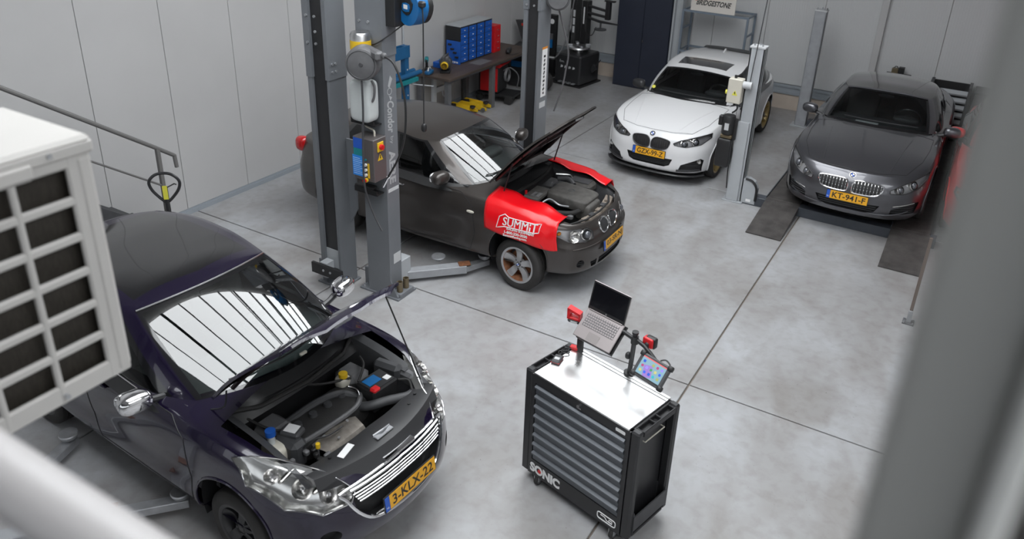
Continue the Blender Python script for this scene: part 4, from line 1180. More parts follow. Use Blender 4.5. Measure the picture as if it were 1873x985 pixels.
# ---- bronze-grey hatchback: bay
S = E87; R_, P_ = S['root'], S['P_']
bay(S, -.50, .50)
M['dusty'] = mat('dusty_plastic', (.085, .080, .075), .7, noise=.25, nscale=14)
M['dust'] = mat('dusty_metal', (.24, .20, .165), .75, noise=.3, nscale=18)
rows = []
for k in range(13):
    y = -.60+1.20*k/12; q = 1-(y/.66)**2
    rows.append([(-.66+.16*q, y, .94+.045*q), (-.60+.14*q, y, .895+.03*q), (-.46+.06*q, y, .89+.025*q), (-.36+.04*q, y, .87+.02*q), (-.30+.03*q, y, .80)])
P_(MB().grid(rows).build('scuttle_panel', 'black', R_))
P_(MB().tube([(-.36, -.60, .90), (-.30, -.35, .88), (-.27, 0, .885), (-.30, .35, .88), (-.36, .60, .90)], .022, 8).build('bay_seal', 'rubber', R_))
ec = P_(MB().sell((.20, .08, .79), (.27, .21, .075), (.3, .3), (28, 12), Matrix.Rotation(.06, 3, 'Y')).build('engine_cover', 'dusty', R_))
MB().sell((.42, .06, .70), (.10, .16, .10), (.35, .35)).build('cover_front', 'dusty', ec)
MB().lathe([(.026, 0), (.034, .004), (.042, 0)], (.18, .08, .868), (0, 0, 1), 20).build('cover_emblem', 'dgrey', ec)
for k in range(3): MB().tube([(.05+.02*k, -.08+.0*k, .862-.002*k), (.05+.02*k, .20, .862-.002*k)], .003, 5).build('cover_rib', 'dgrey', ec)
fb = pb('cabin_filter_box', (-.14, -.18, .83), (.20, .36, .07), 'dusty', .02, .05)
M['plaqgrey'] = mat('plaque_grey', (.20, .20, .20), .5)
lb = MB().box((-.10, -.26, .868), (.10, .12, .004), Matrix.Rotation(.05, 3, 'Z')).build('plaque', 'plaqgrey', fb)
m = MB(); text_on(m, 'BMW', .045, (-.10, -.26, .8705), (0, 1, 0), (-1, 0, 0), bold=.001); m.build('plaque_letters', 'black', fb, smooth=False)
# front-end text faces forward: rotate to read from the nose
pb('oil_filler_housing', (-.02, .22, .82), (.18, .16, .08), 'dgrey', .02)
ax = pb('air_filter_box', (.12, .46, .79), (.34, .22, .12), 'dusty', .03); MB().box((.12, .46, .856), (.26, .16, .012), None, .006).build('box_lid', 'dgrey', ax)
P_(MB().cyl((.03, -.44, .74), (.03, -.44, .845), .085, 20, .075).build('reservoir_cap', 'dgrey', R_))
P_(MB().cyl((-.22, -.30, .84), (-.22, -.30, .90), .016, 10).build('jump_terminal', 'red', R_))
P_(MB().tube(spline([(.0, -.36, .80), (.08, -.28, .86), (.22, -.30, .83), (.30, -.22, .80)], 6), .011, 8).build('pipe', 'galv', R_))
P_(MB().tube(spline([(.08, -.48, .80), (.22, -.46, .80), (.36, -.30, .76), (.40, -.14, .74)], 6), .030, 10).build('coolant_hose', 'rubber', R_))
P_(MB().tube(spline([(.10, .30, .84), (.0, .34, .88), (-.12, .30, .87)], 6), .032, 10).build('intake_hose', 'dgrey', R_))
P_(MB().tube(spline([(-.2, .40, .88), (-.05, .48, .87), (.02, .42, .86)], 5), .012, 8).build('pipe', 'alu', R_))
rs = []
for k in range(15):
    y = -.56+1.12*k/14; q = 1-(y/.62)**2
    rs.append([(.38+.10*q, y, .64), (.40+.10*q, y, .70), (.46+.10*q, y, .705), (.49+.11*q, y, .69), (.50+.12*q, y, .62)])
fs_ = P_(MB().grid(rs).build('front_support', 'dust', R_))
for k in range(6): MB().box((.50+.04*(1-(k-2.5)**2/8), -.40+.16*k, .715), (.06, .08, .02), Matrix.Rotation(.4*(k-2.5)/3, 3, 'Z'), .004).build('support_bracket', 'dust' if k % 2 else 'dgrey', fs_)
P_(MB().tube([(.47, -.52, .735), (.57, -.30, .74), (.60, 0, .745), (.57, .30, .74), (.47, .52, .735)], .012, 8).build('hood_seal', 'rubber', R_))
for k in range(10):
    random.seed(60+k); a = (random.uniform(.10, .40), random.choice([-1, 1])*random.uniform(.32, .52), random.uniform(.66, .75)); P_(MB().sell(a, (random.uniform(.02, .045), random.uniform(.02, .04), .025), (.5, .5), (10, 6)).build('bracket', random.choice(['dust', 'dgrey', 'mgrey', 'dust']), R_))
xf = S['_hoodxf']; h = S['_hood']; tp = S['_top']
for (xa, ya, xb_, yb) in ((-.45, -.55, .40, -.42), (-.45, .55, .40, .42), (-.40, -.12, .5, -.05), (-.40, .12, .5, .05), (.38, -.44, .52, 0), (.52, 0, .38, .44), (-.42, -.5, -.42, .5), (0, -.5, 0, .5)):
    pp = [xf @ (tp(xa+(xb_-xa)*i/8, ya+(yb-ya)*i/8, -.034)) for i in range(9)]
    MB().tube(pp, .020, 6).build('hood_rib', 'hoodunder', h)
nb = xf @ tp(.56, 0, .004); roundel(h, nb, (0, 1, 0), xf.to_3x3() @ Vector((-.97, 0, .25)), xf.to_3x3() @ Vector((.25, 0, .97)), .040)
for sg in (1, -1): P_(MB().tube([(-.36, sg*.60, .90), tuple(xf @ tp(-.08, sg*.60, -.03))], .009, 8).build('gas_strut', 'black', R_))
ii = S['_side'](-.62, .74, -1, .006); P_(MB().sell(ii, (.05, .010, .016), (.7, .7), (14, 8)).build('side_indicator', 'cream', R_))
# bumper strips, tail lamp
for sg in (1, -1):
    pp = [q for q in [S['_front'](sg*y, .515, .004)[0] for y in (.28, .36, .44, .52, .58, .63, .67)]]
    P_(MB().tube(pp, .008, 6).build('bumper_strip', 'e87paint', R_))
    tl = MB().sell((-3.40, sg*.645, .90), (.09, .075, .10), (.7, .7), (16, 12)); P_(tl.build('tail_lamp', 'tail', R_))

# ---- fender covers: vinyl sheets draped over the wings
def cover(S, sg, xa, xb, zb, label, inner=.10):
    rz = S['rz']; lift = S['lift_m']; rows = []; nx_, nv = 25, 18; side_, top_ = S['_side'], S['_top']
    for i in range(nx_):
        x = xa+(xb-xa)*i/(nx_-1); col_ = []; xq = min(x, .34)
        yc = .80
        # crest: highest point reached coming from outside
        for k in range(nv):
            v = k/(nv-1)
            if v < .38:
                y = .58-inner*.0+(.80-.58)*(v/.38)+.0; yy = y-.05*(1-v/.38)
                q = top_(xq, sg*yy); z = q.z if q is not None else .85
                if yy < .70: z = max(z, top_(xq, sg*.72).z if top_(xq, sg*.72) is not None else z)
                wv = .010*math.sin(x*17+yy*9)*(1-v/.38)
                col_.append(Vector((x, sg*yy, z-.12*(x-xq)+.020+wv+.03*(1-v/.38)*abs(math.sin(x*6+.6)))))
            else:
                f = (v-.38)/.62; zt = (top_(xq, sg*.80).z if top_(xq, sg*.80) is not None else .84)-.004
                zl = zb(x); z = zt+(zl-zt)*f
                xs_c = min(x, .34); q = side_(xs_c, max(z, .66), sg); y = (abs(q.y) if q is not None else .85)-.30*(x-xs_c)
                col_.append(Vector((x+.02*f, sg*(y+.014+.006*math.sin(x*13+z*8)*f), z)))
        rows.append(col_)
    m = MB(); m.grid(rows if sg < 0 else rows[::-1])
    o = m.build('fender_cover', 'vinylred', None, angle=80)
    md = o.modifiers.new('sheet', 'SOLIDIFY'); md.thickness = .003; md.offset = 0
    o.location = (S['loc'][0], S['loc'][1], S['loc'][2]+lift); o.rotation_euler = (0, 0, rz)
    tag(o, label, 'fender cover', 'red vinyl fender covers'); return o
c1 = cover(E87, -1, -.44, .45, lambda x: .60-.10*(min(x, .40)+.42)/.86+.25*max(0, x-.40), 'red vinyl fender cover with white racing print on the near wing')
c2 = cover(E87, 1, -.40, .42, lambda x: .56, 'red vinyl fender cover draped over the far wing beyond the engine')
# print on the near cover
pm = MB()
def printed(mb, body, size, x0, z0, bold=0, shear=0, sx=1.0, tilt=0.0):
    vs, fs = text_geo(body, size, bold=bold, shear=shear); out = []
    for a, b in vs:
        x = x0+a*sx; z = z0+b+a*sx*tilt; q = E87['_side'](x, max(z, .66), -1); y = abs(q.y) if q is not None else .85
        zt = E87['_top'](min(x, .34), -.80).z-.004; f = min(max((zt-z)/(zt-.55), 0), 1)
        out.append(Vector((x+.02*f, -(y+.0185+.006*math.sin(x*13+z*8)*f), z)))
    mb.add(out, fs)
printed(pm, 'SUMMIT', .135, .013, .74, shear=.12, sx=.88); printed(pm, 'SUMMIT', .135, .018, .741, shear=.12, sx=.88)
pm.use(1); printed(pm, 'RACING EQUIPMENT', .038, .03, .668, bold=.002, sx=.95); printed(pm, '1-800-230-3030', .045, -.03, .622, bold=.002); printed(pm, 'SummitRacing.com', .038, -.04, .585, bold=.0015)
pr = pm.build('cover_print', ['white', 'white'], c1, smooth=False)
# zig-zag outline round the big word
ol = [(-.27, .655), (-.235, .79), (-.17, .825), (-.12, .80), (.20, .79), (.27, .80), (.25, .70), (.20, .69), (-.17, .685)]
def onside(x, z, off=.019):
    q = E87['_side'](x, max(z, .66), -1); y = abs(q.y) if q is not None else .85
    zt = E87['_top'](min(x, .34), -.80).z-.004; f = min(max((zt-z)/(zt-.55), 0), 1)
    return (x+.02*f, -(y+off+.006*math.sin(x*13+z*8)*f), z)
MB().tube([onside(x, z) for x, z in densify(ol, 4)], .005, 5, closed=True).build('print_outline', 'white', c1)

# ---- white hatchback extras
S = F20; R_, P_ = S['root'], S['P_']
sp = []
for (x, y) in crs(np.array(S['plan'])[:5], np.linspace(0, 3.7, 22)): sp.append((x, y))
up = []; m = MB()
for sg in (1, -1):
    rows = [[(x+.03, sg*y*1.012, .185), (x+.04, sg*y*1.016, .168), (x+.025, sg*y*1.012, .155), (x-.16, sg*y*.9, .165)] for x, y in sp]
    MBs = MB().grid(rows if sg > 0 else [r[::-1] for r in rows]); m.add(MBs.v, MBs.f)
o = P_(m.build('front_splitter', 'satin', R_))
for sg in (1, -1):
    MB().tube([S['_front'](sg*y, .25+.02*(y-.46)/.28, .012)[0] for y in (.44, .52, .60, .68, .74)], .016, 6).build('canard', 'satin', o)
    p = S['_front'](sg*.72, .385, .0)[0]; MB().lathe([(.0001, .012), (.03, .008), (.036, 0)], p-Vector((.03, 0, 0)), (1, 0, 0), 14).build('fog_lamp', 'lampchrome', o)
rt = S['_rooftop']; q = rt(-2.42, 0)
P_(MB().prism([(0, 0), (-.13, 0), (-.15, .05), (-.12, .055)], q+Vector((0, -.012, -.004)), (1, 0, 0), (0, 0, 1), (0, .024, 0)).build('shark_fin_aerial', 'whitepaint', R_))
rr = []
for k in range(13):
    y = -.50+k/12; e = rt(-2.80, y*.96); rr.append([(e.x, y, e.z+.012), (e.x-.16, y, e.z+.024), (e.x-.26, y*.98, e.z+.006), (e.x-.16, y, e.z-.01)])
P_(MB().grid(rr).build('roof_spoiler', 'satin', R_))
q = None
A = S['A']; 
def onglass(S, y, v):
    j = int(np.argmin(np.abs(S['A'][5, :24, 1]-abs(y)))); r = S['A'][:, j]; p = r[0]+(r[-1]-r[0])*v
    return Vector((p[0]+.035, y, p[2]+.035))
M['sticker'] = mat('yellow_sticker', (.72, .68, .08), .5)
P_(MB().sell(onglass(S, -.60, .14)-Vector((0.0, 0, 0.0)), (.008, .032, .032), (1, 1), (14, 8), Matrix.Rotation(-.8, 3, 'Y')).build('environment_sticker', 'sticker', R_))
M['papergrey'] = mat('paper_grey', (.55, .56, .57), .6)
# ---- grey coupe extras
S = SIX; R_, P_ = S['root'], S['P_']
for sg in (1, -1):
    P_(MB().tube([S['_front'](sg*y, .245+.10*max(0, (y-.40)/.4)**2, .010)[0] for y in (.30, .40, .50, .58, .66, .74)], .010, 6).build('bumper_blade', 'sixpaint', R_))
    P_(MB().tube([S['_front'](sg*y, .365+.06*(y-.5)/.3, .006)[0] for y in (.56, .64, .72, .79)], .009, 6).build('daytime_lamp', 'lampchrome', R_))
m = MB().b2((-.94, -.30, .93), (-.80, .02, .935)); P_(m.build('dashboard_paper', 'papergrey', R_, smooth=False))
A = S['A']
P_(MB().tube([tuple(A[-1, j]*np.array([1, s_, 1])+np.array([.01, 0, .006])) for s_, j in [(-1, k) for k in range(16, -1, -1)]+[(1, k) for k in range(1, 17)]], .012, 6).build('header_trim', 'sixpaint', R_))

# ---- red car: only its front wing shows beside the foreground post
RED = dict(E87); RED.update(name='hatchback_car', label='bright red car beyond the grey coupe, mostly hidden by the foreground post', loc=(.915, 11.80, 0), rz=-PI/2,
    paint='redcar', roofmat='redcar', plate=None, badge=None, steer=0.0, style='star', rimmat='greyrim', rusty=False, wbadge='', creases=[], lift=.0, hood_open=None, sideglass='glassdark', pillarmat='redcar', beltmat='frit', sealmat='black')
del RED['kidney']
car(RED)
# ================================================================== two-post lifts
def post(root, x0, x1, y0, y1, face, h=3.75, base=(.06, .06, .06, .06), sleeve=2.72, fwl=.06, fwr=.02):
    """C-shaped column open towards face ('+y' or '-y')"""
    t = .03
    s = 1 if face == '+y' else -1
    yo, yi = (y1, y0) if s > 0 else (y0, y1)          # open side, closed side
    def cprof(g, fl, fr):
        return [(x0-g, yi-s*g), (x1+g, yi-s*g), (x1+g, yo+s*g), (x1-fr, yo+s*g), (x1-fr, yo-s*t), (x1-t, yo-s*t), (x1-t, yi+s*t), (x0+t, yi+s*t), (x0+t, yo-s*t), (x0+fl, yo-s*t), (x0+fl, yo+s*g), (x0-g, yo+s*g)]
    g = .008
    MB().prism(cprof(0, fwl, max(fwr, t+.001)), (0, 0, .022), (1, 0, 0), (0, 1, 0), (0, 0, sleeve-.022)).build('column', 'steelgrey', root, smooth=False)
    MB().prism(cprof(g, fwl+.01, max(fwr, t)+.01), (0, 0, sleeve), (1, 0, 0), (0, 1, 0), (0, 0, h-sleeve)).build('column_sleeve', 'steelgrey', root, smooth=False)
    MB().b2((x0+t+.002, min(yo-s*.035, yo-s*.045), .45), (x1-t-.002, max(yo-s*.035, yo-s*.045), h), .001).build('belt_cover', 'satin', root)
    MB().b2((x0+t+.004, min(yo-s*.12, yo-s*.03), .22), (x1-t-.004, max(yo-s*.12, yo-s*.03), .449)).build('carriage', 'steellight', root)
    bl, br, bf, bb = base
    bp = MB().b2((x0-bl, y0-bf, 0), (x1+br, y1+bb, .022), .003).build('base_plate', 'steelgrey', root)
    for bx_ in (x0-bl+.04, x1+br-.04):
        for by in (y0-bf+.04, y1+bb-.04):
            MB().cyl((bx_, by, .02), (bx_, by, .045), .018, 6).cyl((bx_, by, .04), (bx_, by, .062), .009, 8).build('anchor_bolt', 'galv', bp)
    for bz in (2.78, 2.90, 3.05):
        for bx_ in ((x0+.05, x0+.16) if bz != 2.90 else (x0+.16,)):
            MB().cyl((bx_, y0-g, bz), (bx_, y0-g-.016, bz), .014, 6).build('bolt', 'galv', root)
    MB().b2((x0-.14, y0+.10, 0), (x0-.001, y0+.12, .22)).build('gusset', 'steelgrey', bp)
    return bp
def swing_arm(root, p0, p1, p2, pad=True):
    """telescopic arm from carriage p0 via p1 to pad p2"""
    z = .10; a, b = Vector((*p0, z)), Vector((*p1, z)); c = Vector((*p2, z)); d = (b-a).normalized(); R = Matrix.Rotation(math.atan2(d.y, d.x), 3, 'Z')
    ar = MB().box((a+b)/2, ((b-a).length, .12, .10), R, .006).build('swing_arm', 'castgrey', root)
    d2 = (c-b); MB().box((b+c)/2+Vector((0, 0, -.005)), (d2.length+.1, .09, .07), Matrix.Rotation(math.atan2(d2.y, d2.x), 3, 'Z'), .005).build('arm_extension', 'galv', ar)
    MB().lathe([(.03, -.02), (.06, .0), (.075, .035), (.07, .045), (.0001, .042)], c+Vector((0, 0, .055)), (0, 0, 1), 24).build('lift_pad', 'galv', ar)
    e = b-d*.02; MB().box(e+Vector((0, 0, .056)), (.14, .10, .014), R, .004).build('arm_lock_plate', 'rust', ar)
    return ar

LA = thing('two_post_lift', 'grey two-post car lift with control box around the bronze-grey hatchback', 'car lift', (0, 0, 0))
bp = post(LA, -5.33, -5.02, 6.0, 6.20, '+y', base=(.12, .12, .02, .10), fwr=.06)
post(LA, -5.23, -4.98, 9.10, 9.39, '-y', base=(.06, .06, .04, .04))
# near column fittings
M['brass'] = mat('brass_sleeve', (.20, .16, .10), .45, .6)
for yy in (6.08, 6.19):
    MB().lathe([(.026, 0), (.034, 0), (.034, .12), (.026, .12), (.026, .01)], (-4.955, yy, .07), (0, 0, 1), 18).build('pad_adapter', 'brass', LA)
MB().b2((-5.019, 6.02, .022), (-4.90, 6.26, .068), .004).build('adapter_rack', 'steelgrey', LA)
MB().prism([(0, 0), (.10, 0), (0, .20)], (-5.019, 6.0, .022), (1, 0, 0), (0, 0, 1), (0, .012, 0)).build('gusset', 'steelgrey', LA)
# writing down the +X face
def down(body, z0, z1, hgt, **k):
    vs, fs = text_geo(body, .2, **k); a0, a1 = min(a for a, b in vs), max(a for a, b in vs); b0, b1 = min(b for a, b in vs), max(b for a, b in vs)
    MB().add([(-5.0185, 6.10+(b-(b0+b1)/2)*hgt/(b1-b0), z0+(a-a0)*(z1-z0)/(a1-a0)) for a, b in vs], fs).build('column_lettering', LM, LA, smooth=False)
LM = mat('lettering_grey', (.42, .43, .44), .5)
down('Condor', 2.26, 1.92, .105, bold=.006, shear=.25); down('by', 1.88, 1.80, .06); down('AERE', 1.73, 1.36, .10, bold=.008)
wm = MB(); wm.lathe([(.030, .0), (.037, .001), (.037, .002), (.030, .002)], (-5.019, 6.09, 2.36), (1, 0, 0), 20); wm.prism([(0, 0), (.05, .09), (.015, .13), (-.02, .03)], (-5.0195, 6.09, 2.39), (0, 1, 0), (0, 0, 1), (.001, 0, 0)); wm.prism([(0, 0), (.02, -.06), (.05, -.03)], (-5.0195, 6.08, 2.32), (0, 1, 0), (0, 0, 1), (.001, 0, 0))
wm.build('column_emblem', mat('emblem_grey', (.42, .43, .44), .5), LA, smooth=False)
MB().b2((-5.02, 6.02, 1.27), (-5.0185, 6.19, 1.31)).build('web_address_strip', 'papergrey', LA, smooth=False)
MB().b2((-5.02, 6.07, .40), (-5.0185, 6.19, .52)).build('rating_plate', 'papergrey', LA, smooth=False)
# control box on the -Y face
cb = MB().b2((-5.33, 5.80, 1.46), (-5.06, 5.999, 1.92), .006).build('control_box', 'boxgrey' if 'boxgrey' in M else 'mgrey', LA)
M['boxgrey'] = mat('control_box_grey', (.115, .105, .105), .38, .2); cb.data.materials[0] = M['boxgrey']; cb.location.x = .05
MB().b2((-5.32, 5.797, 1.80), (-5.185, 5.7995, 1.91)).build('header_label', 'plateblue', cb, smooth=False)
MB().b2((-5.32, 5.797, 1.725), (-5.185, 5.7995, 1.798)).build('teal_label', 'teal', cb, smooth=False)
lb = MB().b2((-5.34, 5.797, 1.50), (-5.185, 5.7995, 1.723)).build('instruction_label', mat('label_blue', (.03, .25, .75), .4), cb, smooth=False)
for k in range(9): MB().b2((-5.33, 5.7955, 1.52+.021*k), (-5.20-.02*(k % 3), 5.7968, 1.527+.021*k)).build('text_line', mat('label_text', (.35, .55, .85), .5) if k == 0 else bpy.data.materials['label_text'], cb, smooth=False)
for k in range(3): MB().cyl((-5.165, 5.80, 1.64-.055*k), (-5.165, 5.782, 1.64-.055*k), .016, 14).build('push_button', 'white', cb)
MB().cyl((-5.165, 5.80, 1.695), (-5.165, 5.79, 1.695), .010, 10).build('lamp', 'teal', cb)
MB().b2((-5.145, 5.797, 1.50), (-5.12, 5.7995, 1.66)).build('yellow_label', 'yellow', cb, smooth=False)
es = MB().cyl((-5.165, 5.80, 1.475), (-5.165, 5.775, 1.475), .024, 16).build('emergency_base', 'yellow', cb); MB().cyl((-5.165, 5.776, 1.475), (-5.165, 5.755, 1.475), .019, 16).build('emergency_stop', 'red', cb)
MB().box((-5.054, 5.90, 1.83), (.012, .09, .10), None, .003).build('switch_plate', 'yellow', cb); MB().cyl((-5.05, 5.90, 1.83), (-5.02, 5.90, 1.83), .028, 16).box((-5.02, 5.90, 1.83), (.02, .012, .05), None, .003).build('main_switch', 'red', cb)
MB().prism([(-.04, 0), (.04, 0), (0, .075)], (-5.0595, 5.90, 1.685), (0, 1, 0), (0, 0, 1), (.002, 0, 0)).build('warning_triangle', 'yellow', cb, smooth=False)
MB().prism([(-.006, .06), (.006, .06), (.004, .03), (.012, .03), (-.004, .008), (0, .026), (-.01, .026)], (-5.0573, 5.90, 1.685), (0, 1, 0), (0, 0, 1), (.001, 0, 0)).build('warning_bolt', 'black', cb, smooth=False)
MB().tube(spline([(-5.14, 5.92, 1.92), (-5.15, 5.92, 1.98), (-5.25, 5.93, 2.0), (-5.32, 5.95, 2.04)], 6), .010, 8).build('cable', 'cream', cb)
# trays
for (z, nm) in ((2.03, 'shelf'), (1.27, 'shelf')):
    MB().b2((-5.36, 5.88, z), (-5.06, 5.999, z+.012)).b2((-5.36, 5.88, z), (-5.06, 5.89, z+.055)).b2((-5.36, 5.88, z+.05), (-5.12, 5.97, z+.08), .008).build('parts_tray', 'black', LA, smooth=False)
# hydraulic unit: tank, motor
tk = MB().sell((-5.25, 5.89, 2.29), (.125, .095, .21), (.3, .35), (24, 16)).build('oil_tank', 'fluid', LA); tk.location.x = .07
MB().cyl((-5.24, 5.90, 2.48), (-5.24, 5.90, 2.56), .05, 16).build('pump', 'alu', tk)
MB().tube(spline([(-5.15, 5.90, 2.50), (-5.10, 5.88, 2.46), (-5.10, 5.87, 2.36), (-5.13, 5.87, 2.30), (-5.15, 5.90, 2.36), (-5.14, 5.91, 2.48)], 6), .012, 8).build('hydraulic_hose', 'mgrey', tk)
mo = MB().lathe([(.0001, 2.97), (.085, 2.965), (.10, 2.94), (.10, 2.72), (.085, 2.70)], (-5.27, 5.90, 0), (0, 0, 1), 24).build('pump_motor', 'alu', LA); mo.location.x = .07
MB().lathe([(.1005, .10), (.1025, .10), (.1025, .19), (.1005, .19)], (-5.27, 5.90, 2.70), (0, 0, 1), 24).build('motor_label', 'yellow', mo)
MB().b2((-5.25, 5.93, 2.50), (-5.15, 5.999, 2.80)).build('motor_bracket', 'steelgrey', LA)
# carriages, arms
MB().b2((-5.30, 6.205, .06), (-5.06, 6.42, .34), .006).build('arm_yoke', 'steellight', LA)
MB().b2((-5.22, 8.94, .06), (-5.0, 9.095, .34), .006).build('arm_yoke', 'steellight', LA)
swing_arm(LA, (-5.12, 6.38), (-4.62, 6.90), (-4.52, 7.14)); swing_arm(LA, (-5.24, 6.38), (-5.80, 6.95), (-5.95, 7.14))
pd = MB().lathe([(.03, -.02), (.06, .0), (.085, .03), (.08, .042), (.0001, .036)], (-4.93, 6.78, .175), (0, 0, 1), 24).build('spare_pad', 'galv', LA)
swing_arm(LA, (-5.06, 9.0), (-4.62, 8.62), (-4.50, 8.42)); swing_arm(LA, (-5.16, 9.0), (-5.80, 8.60), (-5.95, 8.42))
# symbol strip on the far column
ss = MB().b2((-4.98, 9.20, 1.55), (-4.9785, 9.34, 2.20)).build('symbol_strip', 'white', LA, smooth=False)
for k in range(10):
    z = 1.60+.056*k; MB().box((-4.9780, 9.27, z), (.001, .05 if k % 2 else .035, .030), Matrix.Rotation(.5*(k % 3), 3, 'X')).build('symbol', 'black', ss, smooth=False)
MB().b2((-4.98, 9.20, 2.20), (-4.9785, 9.34, 2.23)).build('strip_header', 'amber', ss, smooth=False)
MB().b2((-4.98, 9.18, 1.40), (-4.9785, 9.34, 1.48)).build('web_address_strip', 'papergrey', LA, smooth=False)

LB = thing('two_post_lift', 'grey two-post car lift whose column with black belt cover stands behind the purple hatchback', 'car lift', (0, 0, 0))
post(LB, -5.89, -5.60, 5.855, 6.11, '-y', base=(.05, .02, .03, .04), sleeve=2.42)
MB().b2((-5.90, 5.70, .20), (-5.46, 5.735, .33), .004).build('carriage_plate', 'black', LB)
MB().b2((-5.80, 5.735, .16), (-5.70, 5.85, .34)).build('carriage_neck', 'steellight', LB)
for xx in (-5.72, -5.62): MB().cyl((xx, 5.70, .27), (xx, 5.692, .27), .014, 8).build('bolt', 'galv', LB)
MB().prism([(0, .75), (.11, .95), (.11, 1.75), (0, 1.75)], (-5.599, 6.05, 0), (1, 0, 0), (0, 0, 1), (0, .02, 0)).build('cable_duct', 'steelgrey', LB, smooth=False)
for bz in (2.50, 2.58):
    for q in ((-5.60, 5.90), (-5.60, 5.95)): MB().cyl((q[0]+.004, q[1], bz), (q[0]+.02, q[1], bz), .013, 6).build('bolt', 'galv', LB)
post(LB, -5.89, -5.60, .60, .86, '+y', base=(.05, .02, .03, .04), sleeve=2.42)
MB().b2((-5.9, .91, .06), (-5.66, 1.05, .34), .006).build('arm_yoke', 'steellight', LB)
swing_arm(LB, (-5.70, 1.03), (-4.68, 2.36), (-4.36, 2.72)); swing_arm(LB, (-5.80, 1.03), (-5.52, 2.30), (-5.64, 2.66))

# ---- reels
rl = thing('hose_reel', 'round grey hose reel hanging beside the oil tank on the lift column', 'hose reel', (-5.05, 5.74, 2.71))
ax = Vector((.42, -.91, 0)).normalized()
MB().lathe([(.0001, .05), (.135, .05), (.150, .043), (.162, .02), (.165, -.03), (.165, -.10), (.12, -.12), (.0001, -.12)], (0, 0, 0), ax, 40).build('drum_case', 'mgrey', rl)
MB().lathe([(.130, .050), (.134, .055), (.138, .050)], (0, 0, 0), ax, 40).build('case_ring', 'dgrey', rl); MB().lathe([(.0001, .058), (.018, .057), (.022, .05)], (0, 0, 0), ax, 18).build('hub_cap', 'dgrey', rl)
MB().box(Vector((.12, .05, .10)), (.22, .09, .09), Matrix.Rotation(-.43, 3, 'Z'), .02).build('outlet_arm', 'mgrey', rl)
MB().b2((-.16, .06, -.06), (-.06, .258, .06)).build('wall_bracket', 'steelgrey', rl)
MB().sell((.25, .02, .11), (.03, .025, .03), (.8, .8)).build('hose_ball', 'mgrey', rl)
hs = MB().tube([tuple(Vector(p)-Vector((-5.06, 5.74, 2.70))) for p in spline([(-4.80, 5.75, 2.81), (-4.69, 5.75, 2.76), (-4.60, 5.75, 2.58), (-4.56, 5.75, 2.35), (-4.58, 5.75, 2.07), (-4.66, 5.75, 1.83), (-4.79, 5.75, 1.61), (-4.82, 5.75, 1.56)], 5)], .011, 8).build('air_hose', 'black', rl)
MB().tube([tuple(Vector(p)-Vector((-5.06, 5.74, 2.70))) for p in ((-4.80, 5.75, 1.59), (-4.87, 5.75, 1.47))], .014, 10).build('hose_nozzle', 'chrome', rl)
t2 = MB().tube([tuple(Vector(p)-Vector((-5.06, 5.74, 2.70))) for p in spline([(-5.06, 5.72, 2.54), (-5.06, 5.72, 2.24), (-5.09, 5.73, 1.9), (-5.10, 5.73, 1.48), (-5.10, 5.78, 1.26), (-5.05, 5.80, 1.09), (-4.95, 5.80, .93)], 5)], .010, 8).build('grey_hose', 'dgrey', rl)
rl2 = thing('cable_reel', 'blue and black cable reel with a cord hanging over the bronze-grey roof', 'cable reel', (-4.80, 6.16, 3.22))
a2 = Vector((-.28, -.96, 0)).normalized()
out = [(-.20, .02), (-.13, .14), (0, .19), (.12, .14), (.19, .02), (.15, -.10), (.06, -.17), (-.06, -.17), (-.16, -.09)]
u2 = Vector((.96, -.28, 0)); v2 = Vector((0, 0, 1))
MB().prism(smoothpoly(out, 3), -a2*.09, u2, v2, a2*.12).build('reel_case', 'reelblue', rl2, angle=50)
MB().prism(smoothpoly([(x*.97, y*.97) for x, y in out], 3), -a2*.15, u2, v2, a2*.06).build('reel_back', 'black', rl2, angle=50)
MB().prism(smoothpoly([(-.12, .04), (0, .10), (.10, .04), (.06, -.05), (0, -.08), (-.08, -.04)], 2), a2*.03, u2, v2, a2*.008).build('reel_face', 'black', rl2)
MB().prism(smoothpoly([(-.05, .03), (.05, .03), (.05, -.04), (-.05, -.04)], 2), a2*.038, u2, v2, a2*.006).build('reel_badge', 'reelblue', rl2)
MB().prism([(-.03, .02), (.03, .02), (.03, -.02), (-.03, -.02)], a2*.044, u2, v2, a2*.003).build('badge_plate', 'white', rl2, smooth=False)
MB().box(u2*.20+Vector((0, 0, .05)), (.07, .06, .06), None, .015).build('cable_guide', 'black', rl2)
MB().b2((-.219, -.10, -.20), (-.10, .06, .25), .004).build('wall_bracket', 'black', rl2)
MB().tube(spline([tuple(u2*.20+Vector((0, 0, .03))), tuple(u2*.215+Vector((0, 0, -.10))), tuple(u2*.21+Vector((0, 0, -.6))), tuple(u2*.205+Vector((0, 0, -1.12)))], 6), .0065, 6).build('cord', 'black', rl2)
MB().sell(u2*.205+Vector((0, 0, -1.16)), (.028, .028, .045), (.8, .8), (14, 10)).build('plug', 'black', rl2)
MB().tube(spline([tuple(-u2*.10-a2*.1+Vector((0, 0, -.14))), (-.20, -.17, -.32), (-.36, -.18, -.40), (-.52, -.18, -.44)], 6), .0065, 6).build('feed_cord', 'black', rl2)
rl3 = thing('hose_reel', 'round grey hose reel at the top of the far lift column', 'hose reel', (-4.84, 9.30, 2.88))
MB().lathe([(.0001, .05), (.135, .05), (.160, .03), (.165, -.10), (.0001, -.12)], (0, 0, 0), ax, 36).build('drum_case', 'mgrey', rl3)
MB().lathe([(.130, .050), (.134, .056), (.138, .050)], (0, 0, 0), ax, 36).build('case_ring', 'dgrey', rl3); MB().b2((-.159, -.02, -.05), (-.02, .10, .05)).build('wall_bracket', 'steelgrey', rl3)
